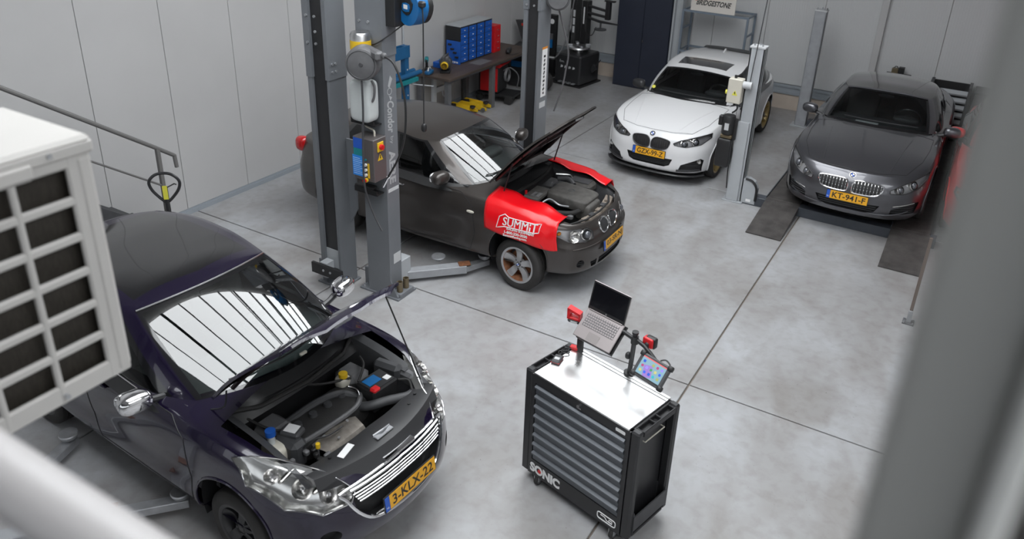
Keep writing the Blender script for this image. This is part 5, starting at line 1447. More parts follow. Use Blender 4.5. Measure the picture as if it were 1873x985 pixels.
MB().tube(spline([(-.02, .06, -.14), (.06, .25, -.7), (.02, .30, -1.0), (-.03, .30, -1.3), (-.13, .30, -1.62)], 5), .012, 8).build('air_hose', 'mgrey', rl3)

# ================================================================== tool trolley
TR = thing('tool_trolley', 'black tool trolley with grey drawers and bright steel top', 'tool trolley', (-1.83, 4.537, 0), math.radians(-13.6))
TR.scale = (.984, .984, 1.0585)
M['trolblack'] = mat('trolley_black', (.020, .020, .022), .42, noise=.08, nscale=12)
M['drawer'] = mat('drawer_grey', (.105, .115, .13), .38, .25)
M['steeltop'] = mat('brushed_steel_top', (.80, .80, .80), .33, 1.0, noise=.06, nscale=5, rvar=.08)
b = MB(); b.b2((-.455, -.235, .085), (.455, .26, .115)); b.b2((-.455, .24, .085), (.455, .26, .985)); b.b2((-.47, -.235, .085), (-.455, .26, .985)); b.b2((.455, -.235, .085), (.47, .26, .985))
b.build('cabinet_body', 'trolblack', TR, smooth=False)
f = MB(); f.b2((-.47, -.25, .085), (-.435, -.20, .985)); f.b2((.435, -.25, .085), (.47, -.20, .985)); f.b2((-.435, -.25, .915), (.435, -.20, .985)); f.b2((-.435, -.25, .085), (.435, -.20, .222))
f.build('front_frame', 'trolblack', TR, smooth=False)
for k in range(8):
    z0 = .225+.0855*k
    d = MB().prism([(-.225, 0), (-.244, .002), (-.244, .036), (-.264, .056), (-.264, .068), (-.240, .081), (-.225, .081)], (-.43, 0, z0), (0, 1, 0), (0, 0, 1), (.86, 0, 0)).build('drawer', 'drawer', TR, smooth=False)
# writing on the front
t = MB(); text_on(t, 'SONIC', .105, (-.285, -.2515, .150), (1, 0, 0), (0, 0, 1), bold=.006); t.build('brand_lettering', 'white', TR, smooth=False)
MB().prism(circ(0, 0, .017, 16), (-.342, -.2517, .151), (1, 0, 0), (0, 0, 1), (0, -.002, 0)).build('letter_dot', 'red', TR, smooth=False)
bd = MB()
def strip(pts, r=.004): bd.tube([(x, -.2515, z) for x, z in pts], r, 5)
R8 = rounded(.17, .055, .018)
strip([(.345+a, .148+b_) for a, b_ in R8]+[(.345+R8[0][0], .148+R8[0][1])], .0045); strip([(.29, .158), (.33, .158), (.35, .138), (.40, .138)], .0035); strip([(.37, .158), (.40, .158), (.40, .14), (.37, .14), (.37, .158)], .0035)
bd.build('series_badge', 'white', TR); MB().b2((.27, -.2517, .106), (.40, -.2505, .112)).build('badge_rule', 'mgrey', TR, smooth=False)
MB().prism(rounded(.085, .026, .008), (.385, -.2515, .948), (1, 0, 0), (0, 0, 1), (0, .001, 0)).build('model_tag', 'white', TR, smooth=False)
lk = MB().cyl((.0, -.25, .945), (.0, -.262, .945), .014, 14).box((.02, -.268, .945), (.025, .006, .012), None, .002).build('drawer_lock', 'chrome', TR)
# steel top with raised rear strip
tp_ = MB().b2((-.455, -.25, .986), (.455, .235, 1.0), .003).build('steel_top', 'steeltop', TR); MB().b2((-.455, .237, .986), (.455, .262, 1.004), .002).build('top_rear_strip', 'steeltop', TR); MB().b2((-.45, .20, 1.0005), (.45, .206, 1.002)).build('top_groove', 'mgrey', tp_, smooth=False)
# end modules
for sg in (-1, 1):
    e = MB(); xa, xb = (.47, .545)
    def bb(lo, hi, bev=.004): e.b2((sg*lo[0], lo[1], lo[2]), (sg*hi[0], hi[1], hi[2]), bev)
    bb((xa, -.25, .08), (xb, -.19, 1.0), .012); bb((xa, .20, .08), (xb, .26, 1.0), .012)
    bb((xa, -.19, .955), (xa+.012, .20, .995)); bb((xb-.014, -.19, .955), (xb, .20, .995)); bb((xa, -.19, .952), (xb, .20, .962))
    for yy in (-.19, -.045, .03, .188): bb((xa, yy, .955), (xb, yy+.012, .992))
    bb((xa, -.19, .08), (xb, .20, .10))
    o = e.build('end_module', 'trolblack', TR, smooth=False)
    m = MB(); m.prism([(0, 0), (.085, .03), (.085, .16), (.075, .16), (.075, .035), (0, .008)], (sg*.47, -.20, .11), (sg, 0, 0), (0, 0, 1), (0, .41, 0)); m.b2((sg*.47, -.20, .12), (sg*.55, -.192, .30)); m.b2((sg*.47, .20, .12), (sg*.55, .208, .30))
    m.build('side_bin', 'dgrey', o, smooth=False)
    MB().tube([(sg*.475, -.12, .86), (sg*.515, -.12, .86), (sg*.515, .12, .86), (sg*.475, .12, .86)], .005, 6).build('wire_rail', 'cream', o)
for (xx, yy) in ((-.37, -.205), (.40, -.205), (-.37, .20), (.40, .20)):
    c = bpy.data.objects.new('caster', None); COL.objects.link(c); c.parent = TR; c.location = (xx, yy, 0)
    MB().lathe([(.02, -.016), (.039, -.016), (.042, -.010), (.042, .010), (.039, .016), (.02, .016)], (0, -.02, .042), (1, 0, 0), 24).build('caster_tyre', 'rubber', c)
    MB().lathe([(.0001, -.018), (.028, -.018), (.028, .018), (.0001, .018)], (0, -.02, .042), (1, 0, 0), 20).build('caster_hub', 'mgrey', c)
    MB().b2((-.026, -.045, .045), (-.020, .02, .084)).b2((.020, -.045, .045), (.026, .02, .084)).b2((-.03, -.03, .080), (.03, .03, .0848)).build('caster_fork', 'galv', c)

def on_trolley(name, label, cat, loc=(0, 0, 0), rz=0.0, group=None):
    c, s = math.cos(math.radians(-13.6)), math.sin(math.radians(-13.6))
    k = .984
    o = thing(name, label, cat, ((-1.86+c*loc[0]-s*loc[1])*k, (4.61+s*loc[0]+c*loc[1])*k, loc[2]*k+.0752), math.radians(-13.6)+rz, group)
    o.scale = (k, k, k); return o
# stand: pole, arms, laptop tray
SD = on_trolley('device_stand', 'black pole stand with arms and laptop tray at the rear of the trolley', 'stand')
MB().tube([(.06, .275, 1.004), (.075, .265, 1.20), (.085, .26, 1.385)], .019, 12).build('pole', 'satin', SD); MB().cyl((.085, .26, 1.385), (.085, .26, 1.40), .026, 14).cyl((.085, .26, 1.30), (.085, .26, 1.36), .030, 14).build('pole_clamp', 'black', SD)
MB().cyl((.06, .275, 1.004), (.06, .275, 1.016), .045, 18).build('pole_foot', 'black', SD)
MB().sell((.045, .255, 1.17), (.02, .025, .028), (.7, .7), (12, 8)).build('clamp_knob', 'black', SD)
MB().tube([(.085, .26, 1.33), (-.02, .27, 1.34), (-.10, .27, 1.335)], .017, 8).build('tray_arm', 'black', SD)
MB().tube([(.085, .26, 1.34), (.18, .25, 1.325), (.25, .235, 1.30), (.31, .225, 1.27)], .016, 8).build('tablet_arm', 'black', SD)
MB().b2((-.42, .205, 1.004), (-.36, .225, 1.18), .004).build('tray_support', 'black', SD)
# tray: tilted plate behind the laptop base
Rt = Matrix.Rotation(math.radians(44), 3, 'X')
MB().box((-.20, .225, 1.272), (.36, .25, .008), Rt, .003).build('laptop_tray', 'black', SD); MB().box(Vector((-.19, .225, 1.272))+Rt @ Vector((0, -.125, .014)), (.34, .008, .034), Rt, .002).build('tray_lip', 'black', SD)
MB().sell((.19, .28, 1.325), (.02, .03, .03), (.7, .7), (12, 8)).build('bracket', 'black', SD)
LP = on_trolley('laptop', 'open silver laptop with black screen on the raised tray', 'laptop')
base = Vector((-.215, .205, 1.294)); M['laptop'] = mat('laptop_silver', (.36, .325, .325), .38, .6)
def lp(p): return base+Rt @ Vector(p)
MB().box(lp((0, 0, .0)), (.36, .245, .016), Rt, .004).build('base', 'laptop', LP)
kb = MB().box(lp((0, .035, .0085)), (.30, .115, .002), Rt).build('keyboard_deck', 'mgrey', LP, smooth=False)
km = MB()
for r in range(6):
    for c in range(14): km.box(lp((-.1385+.0213*c+(.004*(r % 2)), .085-.0195*r, .0105)), (.017, .0145, .003), Rt, .001)
kk = km.build('keys', 'laptop', LP, smooth=False); kk['kind'] = 'stuff'
MB().box(lp((-.005, -.078, .0086)), (.11, .066, .0015), Rt).build('touchpad', mat('touchpad_grey', (.30, .275, .27), .35, .5), LP, smooth=False)
hinge = lp((0, .118, .008)); Rs = Matrix.Rotation(math.radians(75), 3, 'X')
sc = MB().box(hinge+Rs @ Vector((0, .118, 0)), (.36, .236, .009), Rs, .003).build('screen_lid', 'laptop', LP)
MB().box(hinge+Rs @ Vector((0, .119, .0055)), (.352, .228, .003), Rs).build('bezel', 'black', sc, smooth=False); MB().box(hinge+Rs @ Vector((0, .126, .0073)), (.33, .19, .001), Rs).build('display', 'screen', sc, smooth=False)
MB().lathe([(.0001, .001), (.008, .001), (.008, 0)], hinge+Rs @ Vector((0, .016, .0073)), Rs @ Vector((0, 0, 1)), 14).build('maker_mark', 'alu', sc)
MB().tube([lp((-.16, .116, .010)), lp((.16, .116, .010))], .007, 8).build('hinge', 'laptop', LP)
TB = on_trolley('tablet_computer', 'rugged black tablet showing coloured app icons beside the laptop', 'tablet')
tc0 = Vector((.33, .15, 1.232)); ux = Vector((.25, 0, -.018)).normalized(); up = Vector((-.005, .12, .145)); up = (up-ux*up.dot(ux)).normalized(); nn = ux.cross(up)
RT = Matrix((ux, up, nn)).transposed()
MB().box(tc0, (.262, .185, .028), RT, .010).build('rugged_case', 'dgrey', TB)
for sx in (-1, 1):
    for sy in (-1, 1): MB().sell(tc0+RT @ Vector((sx*.120, sy*.082, 0)), (.022, .022, .022), (.5, .5), (12, 8), RT).build('corner_bumper', 'black', TB)
M['tabscreen'] = mat('tablet_screen_glow', (.22, .36, .43), .3, emit=.15)
tscr = MB().box(tc0+RT @ Vector((0, 0, .0145)), (.205, .130, .002), RT).build('display', 'tabscreen', TB, smooth=False)
MB().box(tc0+RT @ Vector((0, .0685, .0150)), (.205, .008, .002), RT).build('top_bar', mat('bar_red', (.55, .10, .10), .4, emit=.4), TB, smooth=False); MB().box(tc0+RT @ Vector((0, -.0695, .0150)), (.205, .009, .002), RT).build('task_bar', 'black', TB, smooth=False)
cols = [(.02, .08, .45), (.02, .35, .40), (.30, .32, .10), (.35, .05, .15), (.25, .20, .65), (.05, .25, .10), (.45, .42, .15), (.03, .10, .55)]
ICM = [mat('icon_%d' % k, c, .4, emit=.3) for k, c in enumerate(cols)]
IC = []
for r in range(3):
    for c in range(5):
        if r == 0 and c == 1: continue
        p = tc0+RT @ Vector((-.076+.038*c, .038-.036*r, .0158)); MB().prism(rounded(.020, .020, .008 if (r+c) % 2 else .003), p, ux, up, nn*.0008).build('app_icon', ICM[(r*3+c) % 8], TB, smooth=False)
MB().box(tc0+RT @ Vector((-.02, -.02, .0152)), (.07, .09, .0012), RT @ Matrix.Rotation(.3, 3, 'Z')).build('wallpaper_tint', mat('wallpaper_violet', (.30, .18, .50), .4, emit=.12), TB, smooth=False)
MB().tube(spline([tc0+RT @ Vector((.02, .095, 0)), tc0+RT @ Vector((.05, .118, -.01)), tc0+RT @ Vector((.09, .108, -.01)), tc0+RT @ Vector((.11, .09, 0))], 5), .006, 6).build('hand_strap', 'black', TB)
V1 = on_trolley('diagnostic_interface', 'red and black diagnostic module clipped behind the tablet', 'diagnostic tool', (.19, .295, 1.345))
MB().sell((0, 0, 0), (.045, .028, .040), (.3, .3), (20, 12)).build('case', 'red', V1); MB().sell((.012, .012, 0), (.045, .024, .044), (.3, .3), (20, 12)).build('rear_shell', 'black', V1); MB().cyl((.0, -.027, -.005), (.0, -.031, -.005), .010, 12).build('button', 'black', V1)
V2 = on_trolley('diagnostic_interface', 'red handled diagnostic module hooked on the left of the laptop', 'diagnostic tool', (-.475, .225, 1.29), .3)
m = MB(); fr_ = [(-.055, -.02), (.05, -.02), (.05, .055), (-.02, .075), (-.055, .07)]
m.prism([(-.055, -.02), (-.035, -.02), (-.030, .065), (-.055, .075)], (0, -.03, 0), (1, 0, 0), (0, 0, 1), (0, .06, 0)); m.prism([(-.055, .055), (.055, .025), (.055, .045), (-.05, .078)], (0, -.03, 0), (1, 0, 0), (0, 0, 1), (0, .06, 0)); m.b2((-.055, -.03, -.022), (.055, .03, .0), .005); m.b2((.042, -.03, -.02), (.056, .03, .045))
m.build('red_frame', 'red', V2); MB().b2((-.05, -.034, -.05), (.052, .034, -.021), .01).build('black_base', 'black', V2); MB().b2((-.02, -.0355, -.045), (.035, -.0335, -.027)).build('label', 'papergrey', V2, smooth=False); MB().tube([(.05, 0, -.03), (.08, .0, -.03)], .01, 6).build('hook', 'black', V2)
V3 = on_trolley('diagnostic_interface', 'small dark grey and red diagnostic dongle with cable lying on the trolley top', 'diagnostic tool', (-.435, .0, 1.0), .35)
MB().b2((-.035, -.065, .0), (.035, .045, .028), .008).build('case', 'dgrey', V3); MB().b2((-.036, -.066, .010), (.036, .046, .018), .004).build('red_band', 'red', V3); MB().b2((-.02, -.03, .028), (.02, .0, .0292)).build('label', 'papergrey', V3, smooth=False)
MB().tube(spline([(0, .045, .015), (-.03, .10, .012), (.03, .14, .014), (.05, .11, .016), (.0, .09, .018), (-.01, .15, .014), (.06, .19, .014)], 6), .005, 6).build('cable', 'black', V3); MB().b2((.03, .18, .0), (.10, .225, .03), .006).build('connector', 'red', V3)
# ================================================================== four-post lift under the coupe
FP = thing('four_post_lift', 'four-post drive-on lift with grey posts and dark ramps under the grey coupe', 'car lift')
M['chequer'] = mat('ramp_plate', (.085, .078, .075), .55, .35, noise=.30, nscale=7, bump=.35, bscale=55)
M['beamblue'] = mat('beam_slate', (.055, .062, .075), .45, noise=.1)
for (xa, xb) in ((-2.15, -1.68), (-.46, .02)):
    rw = MB().b2((xa, 11.0, .05), (xb, 15.45, .149), .004).build('runway', 'chequer', FP, smooth=False)
    MB().prism([(0, .004), (0, .018), (1.03, .148), (1.03, .06)], (xa, 9.97, 0), (0, 1, 0), (0, 0, 1), (xb-xa, 0, 0)).build('ramp', 'chequer', FP, smooth=False)
    MB().b2((xa-.012, 11.0, .05), (xa, 15.45, .165)).build('runway_kerb', 'beamblue', rw, smooth=False)
for yy in (10.92, 15.12): MB().b2((-2.48, yy, .0), (.10, yy+.16, .139), .005).build('cross_beam', 'beamblue', FP, smooth=False)
def fpost(y0, H=2.26, pm='steellight'):
    m = MB(); x0, x1, y1 = -2.70, -2.50, y0+.16
    m.b2((x0, y0, .02), (x1, y0+.02, H), .003); m.b2((x0, y0, .02), (x0+.02, y1, H), .003); m.b2((x0, y1-.02, .02), (x1, y1, H), .003); m.b2((x1-.02, y0, .02), (x1, y0+.05, H), .003); m.b2((x1-.02, y1-.05, .02), (x1, y1, H), .003)
    p = m.build('post', pm, FP, smooth=False)
    MB().b2((x0-.008, y0-.008, H), (x1+.008, y1+.008, H+.025), .003).build('post_cap', 'papergrey', p, smooth=False)
    for q in ((-2.66, y0+.05), (-2.55, y0+.05), (-2.60, y0+.12)): MB().cyl((*q, H+.025), (*q, H+.06), .012, 8).build('cap_bolt', 'galv', p)
    MB().b2((x0-.07, y0-.05, 0), (x1+.03, y1+.05, .018), .003).build('post_foot', 'steellight', p, smooth=False)
    MB().b2((-2.515, y0+.06, .1), (-2.505, y0+.10, 2.2)).build('rack_strip', 'black', p, smooth=False)
    return p
fpost(10.92); fpost(15.10, 2.14, 'castgrey')
MB().prism([(0, 0), (.20, 0), (.20, .22), (.15, .32), (.05, .36), (0, .36)], (-2.498, 10.915, .02), (1, 0, 0), (0, 0, 1), (0, .15, 0)).build('cable_housing', 'steellight', FP, smooth=False)
MB().tube(spline([(-2.47, 10.91, .39), (-2.37, 10.91, .37), (-2.30, 10.91, .27), (-2.295, 10.91, .08)], 6), .018, 8).build('cable_guard', 'black', FP)
MB().b2((-2.43, 10.912, .045), (-2.36, 10.9148, .085)).build('type_plate', 'white', FP, smooth=False)
MB().b2((-2.715, 10.885, .02), (-2.545, 10.9195, 1.22), .003).build('post_face', 'steellight', FP, smooth=False)
cx = MB().b2((-2.90, 10.80, 1.48), (-2.70, 10.93, 1.83), .012).build('control_box', 'cream', FP)
MB().prism([(-.04, 0), (.04, 0), (0, .07)], (-2.79, 10.799, 1.60), (1, 0, 0), (0, 0, 1), (0, -.002, 0)).build('warning_triangle', 'sticker', cx, smooth=False); MB().prism([(-.006, .05), (.006, .05), (.002, .03), (.01, .03), (-.004, .01), (0, .026), (-.008, .026)], (-2.79, 10.7965, 1.60), (1, 0, 0), (0, 0, 1), (0, -.001, 0)).build('warning_bolt', 'black', cx, smooth=False)
MB().cyl((-2.90, 10.85, 1.62), (-2.93, 10.85, 1.62), .03, 14).build('yellow_button', 'sticker', cx); MB().cyl((-2.70, 10.84, 1.76), (-2.58, 10.84, 1.76), .05, 16).build('limit_switch', 'papergrey', cx); MB().cyl((-2.82, 10.86, 1.83), (-2.82, 10.86, 1.87), .02, 10).build('cable_gland', 'black', cx)
MB().tube(spline([(-2.76, 10.86, 1.48), (-2.74, 10.86, 1.40), (-2.80, 10.86, 1.33)], 5), .012, 8).build('conduit', 'black', cx)
MB().tube(spline([(-2.62, 10.86, 1.70), (-2.61, 10.86, 2.0), (-2.58, 10.87, 2.6), (-2.52, 10.9, 4.2), (-2.50, 10.9, 6.2)], 5), .008, 6).build('supply_cable', 'dgrey', cx)
pm_ = MB().lathe([(.0001, 1.30), (.08, 1.30), (.09, 1.28), (.09, 1.04), (.075, 1.02), (.0001, 1.02)], (-2.82, 10.84, 0), (0, 0, 1), 24).build('pump_motor', 'black', FP)
MB().b2((-2.96, 10.80, 1.14), (-2.90, 10.88, 1.28), .008).build('terminal_box', 'black', pm_); MB().b2((-2.85, 10.748, 1.10), (-2.79, 10.752, 1.20)).build('motor_plate', 'papergrey', pm_, smooth=False)
MB().b2((-2.90, 10.78, .97), (-2.74, 10.90, 1.02), .006).build('valve_block', 'brass', FP)
MB().sell((-2.83, 10.84, .75), (.105, .085, .215), (.25, .25), (24, 14)).build('oil_tank', 'black', FP); MB().b2((-2.745, 10.83, .95), (-2.70, 10.90, 1.25)).build('motor_bracket', 'black', FP)
MB().tube(spline([(-2.75, 10.85, .98), (-2.72, 10.84, .80), (-2.735, 10.85, .50), (-2.72, 10.87, .20)], 5), .010, 6).build('hydraulic_hose', 'black', FP)

RP = thing('upright_post', 'thin brown upright post with bolted foot near the right ramp', 'post', (.035, 8.76, 0))
MB().b2((-.017, -.017, .16), (.017, .017, 1.05), .003).build('shaft', mat('post_brown', (.15, .11, .09), .6), RP, smooth=False); MB().b2((-.024, -.024, .012), (.024, .024, .1595), .003).build('sleeve', 'galv', RP, smooth=False); MB().b2((-.06, -.06, 0), (.06, .06, .0118)).build('foot_plate', 'mgrey', RP, smooth=False)
for q in ((-.045, -.045), (-.045, .045), (.045, -.045), (.045, .045)): MB().cyl((*q, .0118), (*q, .028), .009, 6).build('bolt', 'galv', RP)

# ================================================================== left wall: stairs, hand truck
ST = thing('staircase', 'grey steel staircase with tubular handrail against the left wall', 'staircase')
def rail(y): return 1.38+(5.32-y)*.705
M['railgrey'] = mat('rail_grey', (.20, .195, .19), .45, .3)
xr = -7.80
MB().tube([(xr, -.2, rail(-.2)), (xr, 5.32, rail(5.32)), (xr, 5.52, 1.235), (xr, 5.545, 1.22), (xr, 5.555, 1.07)], .024, 10).build('handrail', 'railgrey', ST)
MB().tube([(xr, 1.2, rail(1.2)-.46), (xr, 5.34, rail(5.34)-.46)], .012, 8).build('mid_rail', 'railgrey', ST)
for yy in (5.34, 3.5, 1.7): MB().b2((xr-.022, yy-.022, max(0, (5.75-yy)*.705-.25)), (xr+.022, yy+.022, rail(yy)-.005), .003).build('rail_post', 'railgrey', ST, smooth=False)
for xx in (-8.57, -7.86): MB().prism([(5.80, 0), (5.45, 0), (1.4, 2.855), (1.4, 3.05), (1.75, 3.05-.05)], (xx, 0, 0), (0, 1, 0), (0, 0, 1), (.03, 0, 0)).build('stringer', 'dgrey', ST, smooth=False)
for k in range(14): MB().b2((-8.54, 5.36-.25*k, .175*(k+1)-.03), (-7.86, 5.62-.25*k, .175*(k+1))).build('tread', 'dgrey', ST, smooth=False)
PJ = thing('pallet_jack', 'black pallet jack with looped handle and yellow label behind the purple hatchback', 'pallet jack', (-7.32, 5.03, 0))
loop = spline([(0, 0, .93), (-.045, -.04, .985), (-.105, -.09, 1.09), (-.115, -.10, 1.19), (-.05, -.045, 1.27), (.05, .045, 1.27), (.115, .10, 1.19), (.105, .09, 1.09), (.045, .04, .985), (0, 0, .93)], 5)
MB().tube(loop, .017, 8).build('handle_loop', 'satin', PJ); MB().tube([(.02, .0, .30), (0, 0, .70), (0, 0, 1.12)], .026, 10).build('handle_shaft', 'satin', PJ)
MB().box((.018, -.018, 1.06), (.05, .004, .16), Matrix.Rotation(PI/4, 3, 'Z')).build('handle_label', 'sticker', PJ, smooth=False); MB().tube([(0, 0, 1.10), (.07, .07, 1.15), (.09, .08, 1.14)], .007, 6).build('release_lever', 'satin', PJ)
MB().cyl((.02, 0, .06), (.02, 0, .34), .05, 16).b2((-.16, -.12, .10), (.16, .05, .22), .01).build('pump_body', 'satin', PJ)
for sx in (-1, 1): MB().b2((sx*.19-.075, -1.15, .05), (sx*.19+.075, -.08, .09), .006).build('fork', 'satin', PJ); MB().lathe([(.02, -.03), (.09, -.03), (.09, .03), (.02, .03)], (sx*.06, .06, .09), (1, 0, 0), 20).build('steer_wheel', 'rubber', PJ); MB().lathe([(.01, -.03), (.04, -.03), (.04, .03), (.01, .03)], (sx*.19, -1.0, .04), (1, 0, 0), 16).build('load_roller', 'rubber', PJ)
MB().b2((-.265, -.13, .05), (.265, -.05, .20), .006).build('fork_frame', 'satin', PJ)

# ================================================================== workbench along the left wall
WB = thing('workbench', 'long dark wooden workbench on steel legs along the left wall', 'workbench')
MB().b2((-8.56, 11.05, .855), (-7.78, 14.0, .90), .004).build('bench_top', 'wood', WB, smooth=False)
for yy in (11.15, 12.6, 13.9):
    for xx in (-8.48, -7.88): MB().b2((xx-.045, yy-.045, 0), (xx+.045, yy+.045, .855), .004).build('leg', 'mgrey', WB, smooth=False)
for xx in (-8.48, -7.88): MB().b2((xx-.02, 11.15, .79), (xx+.02, 13.9, .854)).build('apron', 'mgrey', WB, smooth=False)
# four drawer cabinets side by side
def drawercab(y, w, loc_l, group, nd=6, zt=.68, m='blue', body='black', depth=.34, name='drawer_cabinet', nm=None):
    o = thing(name, loc_l, 'drawer cabinet', (-8.55, y, .90), 0, group)
    MB().b2((0, .004, 0), (depth-.012, w-.004, zt), .003).build('cabinet_case', body, o, smooth=False)
    if body == 'black': MB().b2((.002, .002, zt), (depth-.01, w-.002, zt+.010)).build('lid', 'steellight', o, smooth=False)
    h = (zt-.04)/nd
    for k in range(nd):
        d = MB().b2((depth-.012, .022, .02+h*k+.004), (depth, w-.022, .02+h*(k+1)-.004), .003).build('drawer', m, o, smooth=False)
        MB().box((depth+.008, w/2, .02+h*(k+.5)), (.016, .045, .014), None, .004).build('drawer_pull', 'chrome', d)
    return o
for k, nm in enumerate(('first blue drawer cabinet, nearest the grinder on the bench', 'second blue drawer cabinet in the row on the bench', 'third blue drawer cabinet in the row on the bench', 'fourth blue drawer cabinet, next to the red one on the bench')):
    drawercab(12.02+.272*k, .27, nm, 'blue drawer cabinets on the workbench')
drawercab(13.16, .24, 'small red drawer cabinet at the end of the blue row on the bench', None, 4, .52, 'red', 'red', .36)
bxp = thing('parts_bin', 'flat blue parts bin panel with black hooks leaning against the first drawer cabinet', 'parts bin', (-8.5, 11.985, .90))
MB().b2((0, 0, 0), (.30, .025, .42), .003).build('panel', 'blue', bxp, smooth=False)
for (x, z) in ((.05, .34), (.10, .26), (.16, .20), (.20, .12)): MB().b2((x, -.03, z), (x+.07, -.0005, z+.03), .004).build('hook', 'black', bxp)
for k in range(3): MB().b2((.12+.05*k, -.004, .02), (.155+.05*k, -.0005, .05)).build('label', 'white', bxp, smooth=False)
GR = thing('alternator_unit', 'greasy dark motor unit with yellow end cap on the bench', 'motor', (-8.12, 11.42, .90), .5)
MB().lathe([(.0001, -.15), (.07, -.15), (.085, -.13), (.085, -.02), (.11, .0), (.115, .10), (.09, .14), (.0001, .145)], (0, 0, .16), (0, 1, 0), 24).build('motor_case', 'dgrey', GR); MB().lathe([(.0001, 0), (.065, 0), (.07, -.02), (.05, -.05)], (.0, -.15, .16), (0, 1, 0), 20).build('end_cap', 'yellow', GR)
MB().sell((0, .03, .25), (.06, .09, .05), (.5, .5)).build('gear_housing', 'mgrey', GR); MB().b2((-.09, -.10, 0), (.09, .10, .05), .01).build('foot', 'black', GR); MB().tube(spline([(0, .1, .28), (.05, .0, .34), (.0, -.1, .30), (-.05, -.14, .2)], 5), .014, 8).build('hose', 'dgrey', GR); MB().lathe([(.0001, .145), (.03, .145), (.03, .20), (.0001, .20)], (0, 0, .16), (0, 1, 0), 14).build('shaft', 'alu', GR)
BL_ = thing('parts_tray', 'small blue tray of sockets behind the motor unit on the bench', 'tray', (-8.40, 11.70, .90)); MB().b2((-.10, -.14, 0), (.10, .14, .10), .006).build('tray', 'blue', BL_)
for k in range(4): MB().cyl((.04, -.10+.065*k, .10), (.04, -.10+.065*k, .16+.02*(k % 2)), .026, 12).build('socket', 'reelblue', BL_)
DR = thing('cordless_drill', 'teal cordless drill standing on the bench corner', 'drill', (-8.43, 11.28, .90), .6)
MB().sell((0, 0, .21), (.035, .10, .038), (.5, .5)).build('drill_body', 'teal', DR); MB().tube([(0, .03, .18), (0, .045, .06)], .024, 10).build('handle', 'black', DR); MB().b2((-.035, -.01, 0), (.035, .11, .055), .01).build('battery_pack', 'black', DR); MB().cyl((0, -.10, .21), (0, -.15, .21), .022, 12, .014).build('chuck', 'black', DR)
PL = thing('planer_tool', 'flat blue and white hand tool lying at the bench end', 'hand tool', (-8.28, 11.15, .90), .3); MB().sell((0, 0, .035), (.06, .12, .033), (.5, .5)).build('tool_body', 'pressblue', PL); MB().tube([(0, -.07, .06), (0, -.03, .11), (0, .05, .10), (0, .09, .06)], .013, 8).build('grip', 'papergrey', PL)
tag(MB().b2((-8.15, 12.20, .9005), (-7.90, 12.62, .9025)).build('paper_sheet', mat('grey_sheet', (.16, .15, .15), .7), None, smooth=False), 'grey paper sheet lying on the bench in front of the blue drawers', 'paper')
AG = thing('impact_wrench', 'black tool with trailing lead lying at the far end of the bench', 'hand tool', (-7.98, 13.35, .90), .4)
MB().sell((0, 0, .045), (.05, .14, .042), (.5, .5)).build('tool_body', 'black', AG); MB().cyl((0, .12, .05), (0, .19, .05), .03, 12).build('tool_nose', 'dgrey', AG); MB().tube(spline([(0, -.13, .04), (.08, -.2, .02), (.16, -.1, .015), (.19, .0, .012)], 5), .006, 6).build('lead', 'black', AG)
# under the bench
VB = thing('pipe_clamp', 'pale grey clamp fitting under the bench corner', 'clamp', (-8.40, 11.45, 0)); MB().b2((-.03, -.05, 0), (.03, .05, .74), .006).build('clamp_post', 'papergrey', VB); MB().b2((-.03, .0501, .45), (.03, .30, .55), .01).build('clamp_jaw', 'papergrey', VB); MB().tube([(.03, .25, .35), (.22, .25, .35)], .012, 8).tube([(0, .25, .45), (.03, .25, .35)], .012, 8).build('clamp_handle', 'galv', VB); MB().b2((-.08, -.09, 0), (.08, .09, .02)).build('clamp_foot', 'mgrey', VB)
def jack(label, loc, rz):
    o = thing('trolley_jack', label, 'trolley jack', loc, rz, 'yellow trolley jacks under the bench')
    for sx in (-1, 1): MB().prism([(-.30, .03), (.26, .03), (.30, .10), (.22, .16), (-.10, .13), (-.30, .08)], (sx*.11-.01, 0, 0), (0, 1, 0), (0, 0, 1), (.02, 0, 0)).build('side_plate', 'yellow', o, smooth=False)
    MB().b2((-.095, -.20, .07), (.095, .10, .12), .006).build('lift_beam', 'yellow', o); MB().lathe([(.0001, .17), (.05, .17), (.055, .15), (.03, .12)], (0, -.24, 0), (0, 0, 1), 16).build('saddle', 'black', o); MB().b2((-.06, .12, .06), (.06, .27, .15), .01).build('pump', 'black', o)
    MB().tube([(0, .24, .10), (.0, .27, .70)], .018, 8).build('handle', 'black', o)
    for sx in (-1, 1): MB().lathe([(.01, -.02), (.042, -.02), (.042, .02), (.01, .02)], (sx*.15, -.24, .042), (1, 0, 0), 16).build('front_wheel', 'mgrey', o); MB().lathe([(.01, -.015), (.032, -.015), (.032, .015), (.01, .015)], (sx*.13, .24, .032), (1, 0, 0), 14).build('rear_caster', 'mgrey', o)
    return o
jack('yellow and black trolley jack under the bench, further from the red welder', (-8.15, 11.95, 0), 1.75); jack('yellow and black trolley jack under the bench, closer to the red welder', (-8.10, 12.33, 0), 1.75)
WE = thing('welding_machine', 'red and black welding machine on a wheeled cart under the bench', 'welding machine', (-8.17, 13.08, 0), .15)
MB().b2((-.20, -.22, .20), (.22, .22, .72), .012).build('housing', 'black', WE); 
for sy in (-1, 1): MB().b2((-.16, sy*.222-.006, .22), (.20, sy*.222+.006, .68), .004).build('side_panel', 'red', WE, smooth=False)
MB().prism([(-.20, .70), (.24, .70), (.30, .76), (.22, .78), (-.20, .74)], (0, -.23, 0), (1, 0, 0), (0, 0, 1), (0, .46, 0)).build('top_cover', 'red', WE, smooth=False); MB().b2((.05, -.232, .50), (.14, -.2285, .56)).build('maker_label', 'white', WE, smooth=False)
